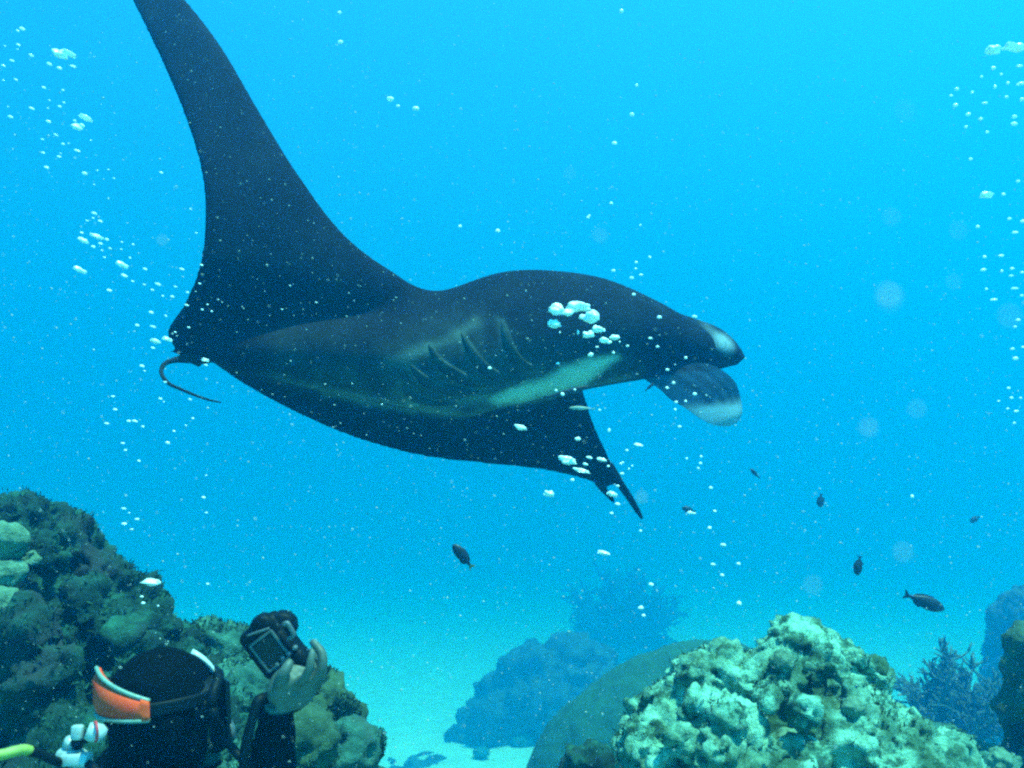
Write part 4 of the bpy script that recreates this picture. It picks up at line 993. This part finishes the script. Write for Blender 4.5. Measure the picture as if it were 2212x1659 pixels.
# a label of its own for every small bubble: where it drifts from the nearest landmark
MARKS = [(135, 122, 'the largest top left bubble'), (170, 272, 'the second left bubble cluster'), (212, 520, 'the third left bubble cluster'), (172, 585, 'the lone bright oval bubble'), (285, 640, 'the lower left plume'),
         (340, 738, 'the bubble pair above the tail'), (352, 815, 'the curled manta tail'), (478, 868, 'the thin tail tip'), (325, 1258, 'the large reef rim bubble'), (430, 560, 'the raised wing rear edge'),
         (440, 240, 'the raised wing middle'), (1240, 672, 'the largest arched bubble'), (1200, 820, 'the white belly patch'), (1370, 610, 'the manta brow'), (1570, 740, 'the highlighted upper lobe'),
         (1560, 900, 'the pale lobe tip'), (1520, 830, 'the lower lobe middle'), (1400, 818, 'the manta chin'), (1225, 996, 'the large drooping wing bubble'), (1321, 1045, 'the wing tip notch'), (1390, 1122, 'the drooping wing tip'),
         (1300, 940, 'the drooping wing front edge'), (1000, 1200, 'the yellowish tailed fish'), (1488, 1102, 'the faint small fish'), (1632, 1023, 'the thin faint fish'), (1350, 1320, 'the far branching coral'),
         (1500, 1362, 'the dome coral top'), (1700, 1338, 'the pale outcrop summit'), (2137, 110, 'the bright right plume bubble'), (2190, 102, 'the long flat top bubble'), (2128, 423, 'the lone right plume bubble'),
         (1772, 1081, 'the hazy far fish'), (900, 600, 'the raised wing root'), (1060, 590, 'the manta back hump'), (2106, 1122, 'the barely visible blue fish'), (850, 220, 'the left pair in open water'), (2200, 700, 'the right photo edge at mid height'), (2195, 900, 'the lower end of the right plume')]
DIRS = ['right of', 'above right of', 'above', 'above left of', 'left of', 'below left of', 'below', 'below right of']
ORD = ['', ', second nearest', ', third nearest', ', fourth nearest', ', fifth nearest', ', sixth nearest', ', seventh nearest', ', eighth nearest', ', ninth nearest', ', tenth nearest', ', eleventh nearest', ', twelfth nearest']
cells = {}
for o, x, y, r, lab in ALL:
    if lab in UNIQUE: continue
    dd, mk = min((math.hypot(x - a, y - b_), (a, b_, t)) for a, b_, t in MARKS)
    k = round(math.atan2(mk[1] - y, x - mk[0]) / (math.pi / 4)) % 8
    cells.setdefault((mk[2], k), []).append((dd, r, o))
for (t, k), lst in cells.items():
    lst.sort(key=lambda q: q[0])
    for i, (dd, r, o) in enumerate(lst):
        sz = 'tiny' if r < 5 else 'small' if r < 10 else 'medium'
        o['label'] = f"{sz} white air bubble {DIRS[k]} {t}{ORD[min(i, 11)]}"

# ------------------------------------------------------------------ drifting specks
mb = MB(); rg = np.random.default_rng(77)
ov, of = ico(1); ov = ov
n = 5200
d = rg.uniform(.9, 4.2, n); x = rg.uniform(-120, 2330, n); y = rg.uniform(-60, 1720, n)
V = []; Fc = []
octv = np.array([(1, 0, 0), (-1, 0, 0), (0, 1, 0), (0, -1, 0), (0, 0, 1), (0, 0, -1)], float); octf = [(0, 2, 4), (2, 1, 4), (1, 3, 4), (3, 0, 4), (2, 0, 5), (1, 2, 5), (3, 1, 5), (0, 3, 5)]
for i in range(n):
    dd = d[i]; r = dd / F * (.7 + 1.5 * rg.random() ** 6 + .4 * rg.random())
    st = np.array((1.5, 1, .75)) * r; a = R(25 + rg.normal() * 20)
    w = octv * st; ca, sa = math.cos(a), math.sin(a)
    w = np.stack([w[:, 0] * ca + w[:, 2] * sa, w[:, 1], -w[:, 0] * sa + w[:, 2] * ca], 1)
    c = P(x[i], y[i], dd); k = len(V); V.extend((w + c).tolist()); Fc.extend([tuple(q + k for q in t) for t in octf])
for x_, y_, dd, rr in [(1920, 643, .20, .0016), (1875, 926, .26, .0013), (2180, 685, .21, .0011), (1950, 1195, .25, .0011), (1755, 1265, .26, .0009), (1980, 885, .26, .0009), (1955, 240, .24, .0009), (1295, 510, .32, .0010), (1385, 1075, .38, .0012),
                       (1925, 470, .27, .0009), (2070, 500, .27, .0009), (350, 520, .42, .0012), (1230, 375, .38, .0009), (2060, 610, .3, .0008)]:
    k = len(V); V.extend((octv * rr + P(x_, y_, dd)).tolist()); Fc.extend([tuple(q + k for q in t) for t in octf])
sp_ = plain('speck', (.42, .45, .42), .8)
tag(put('drifting_specks', mesh_from(V, Fc), sp_), kind='stuff')
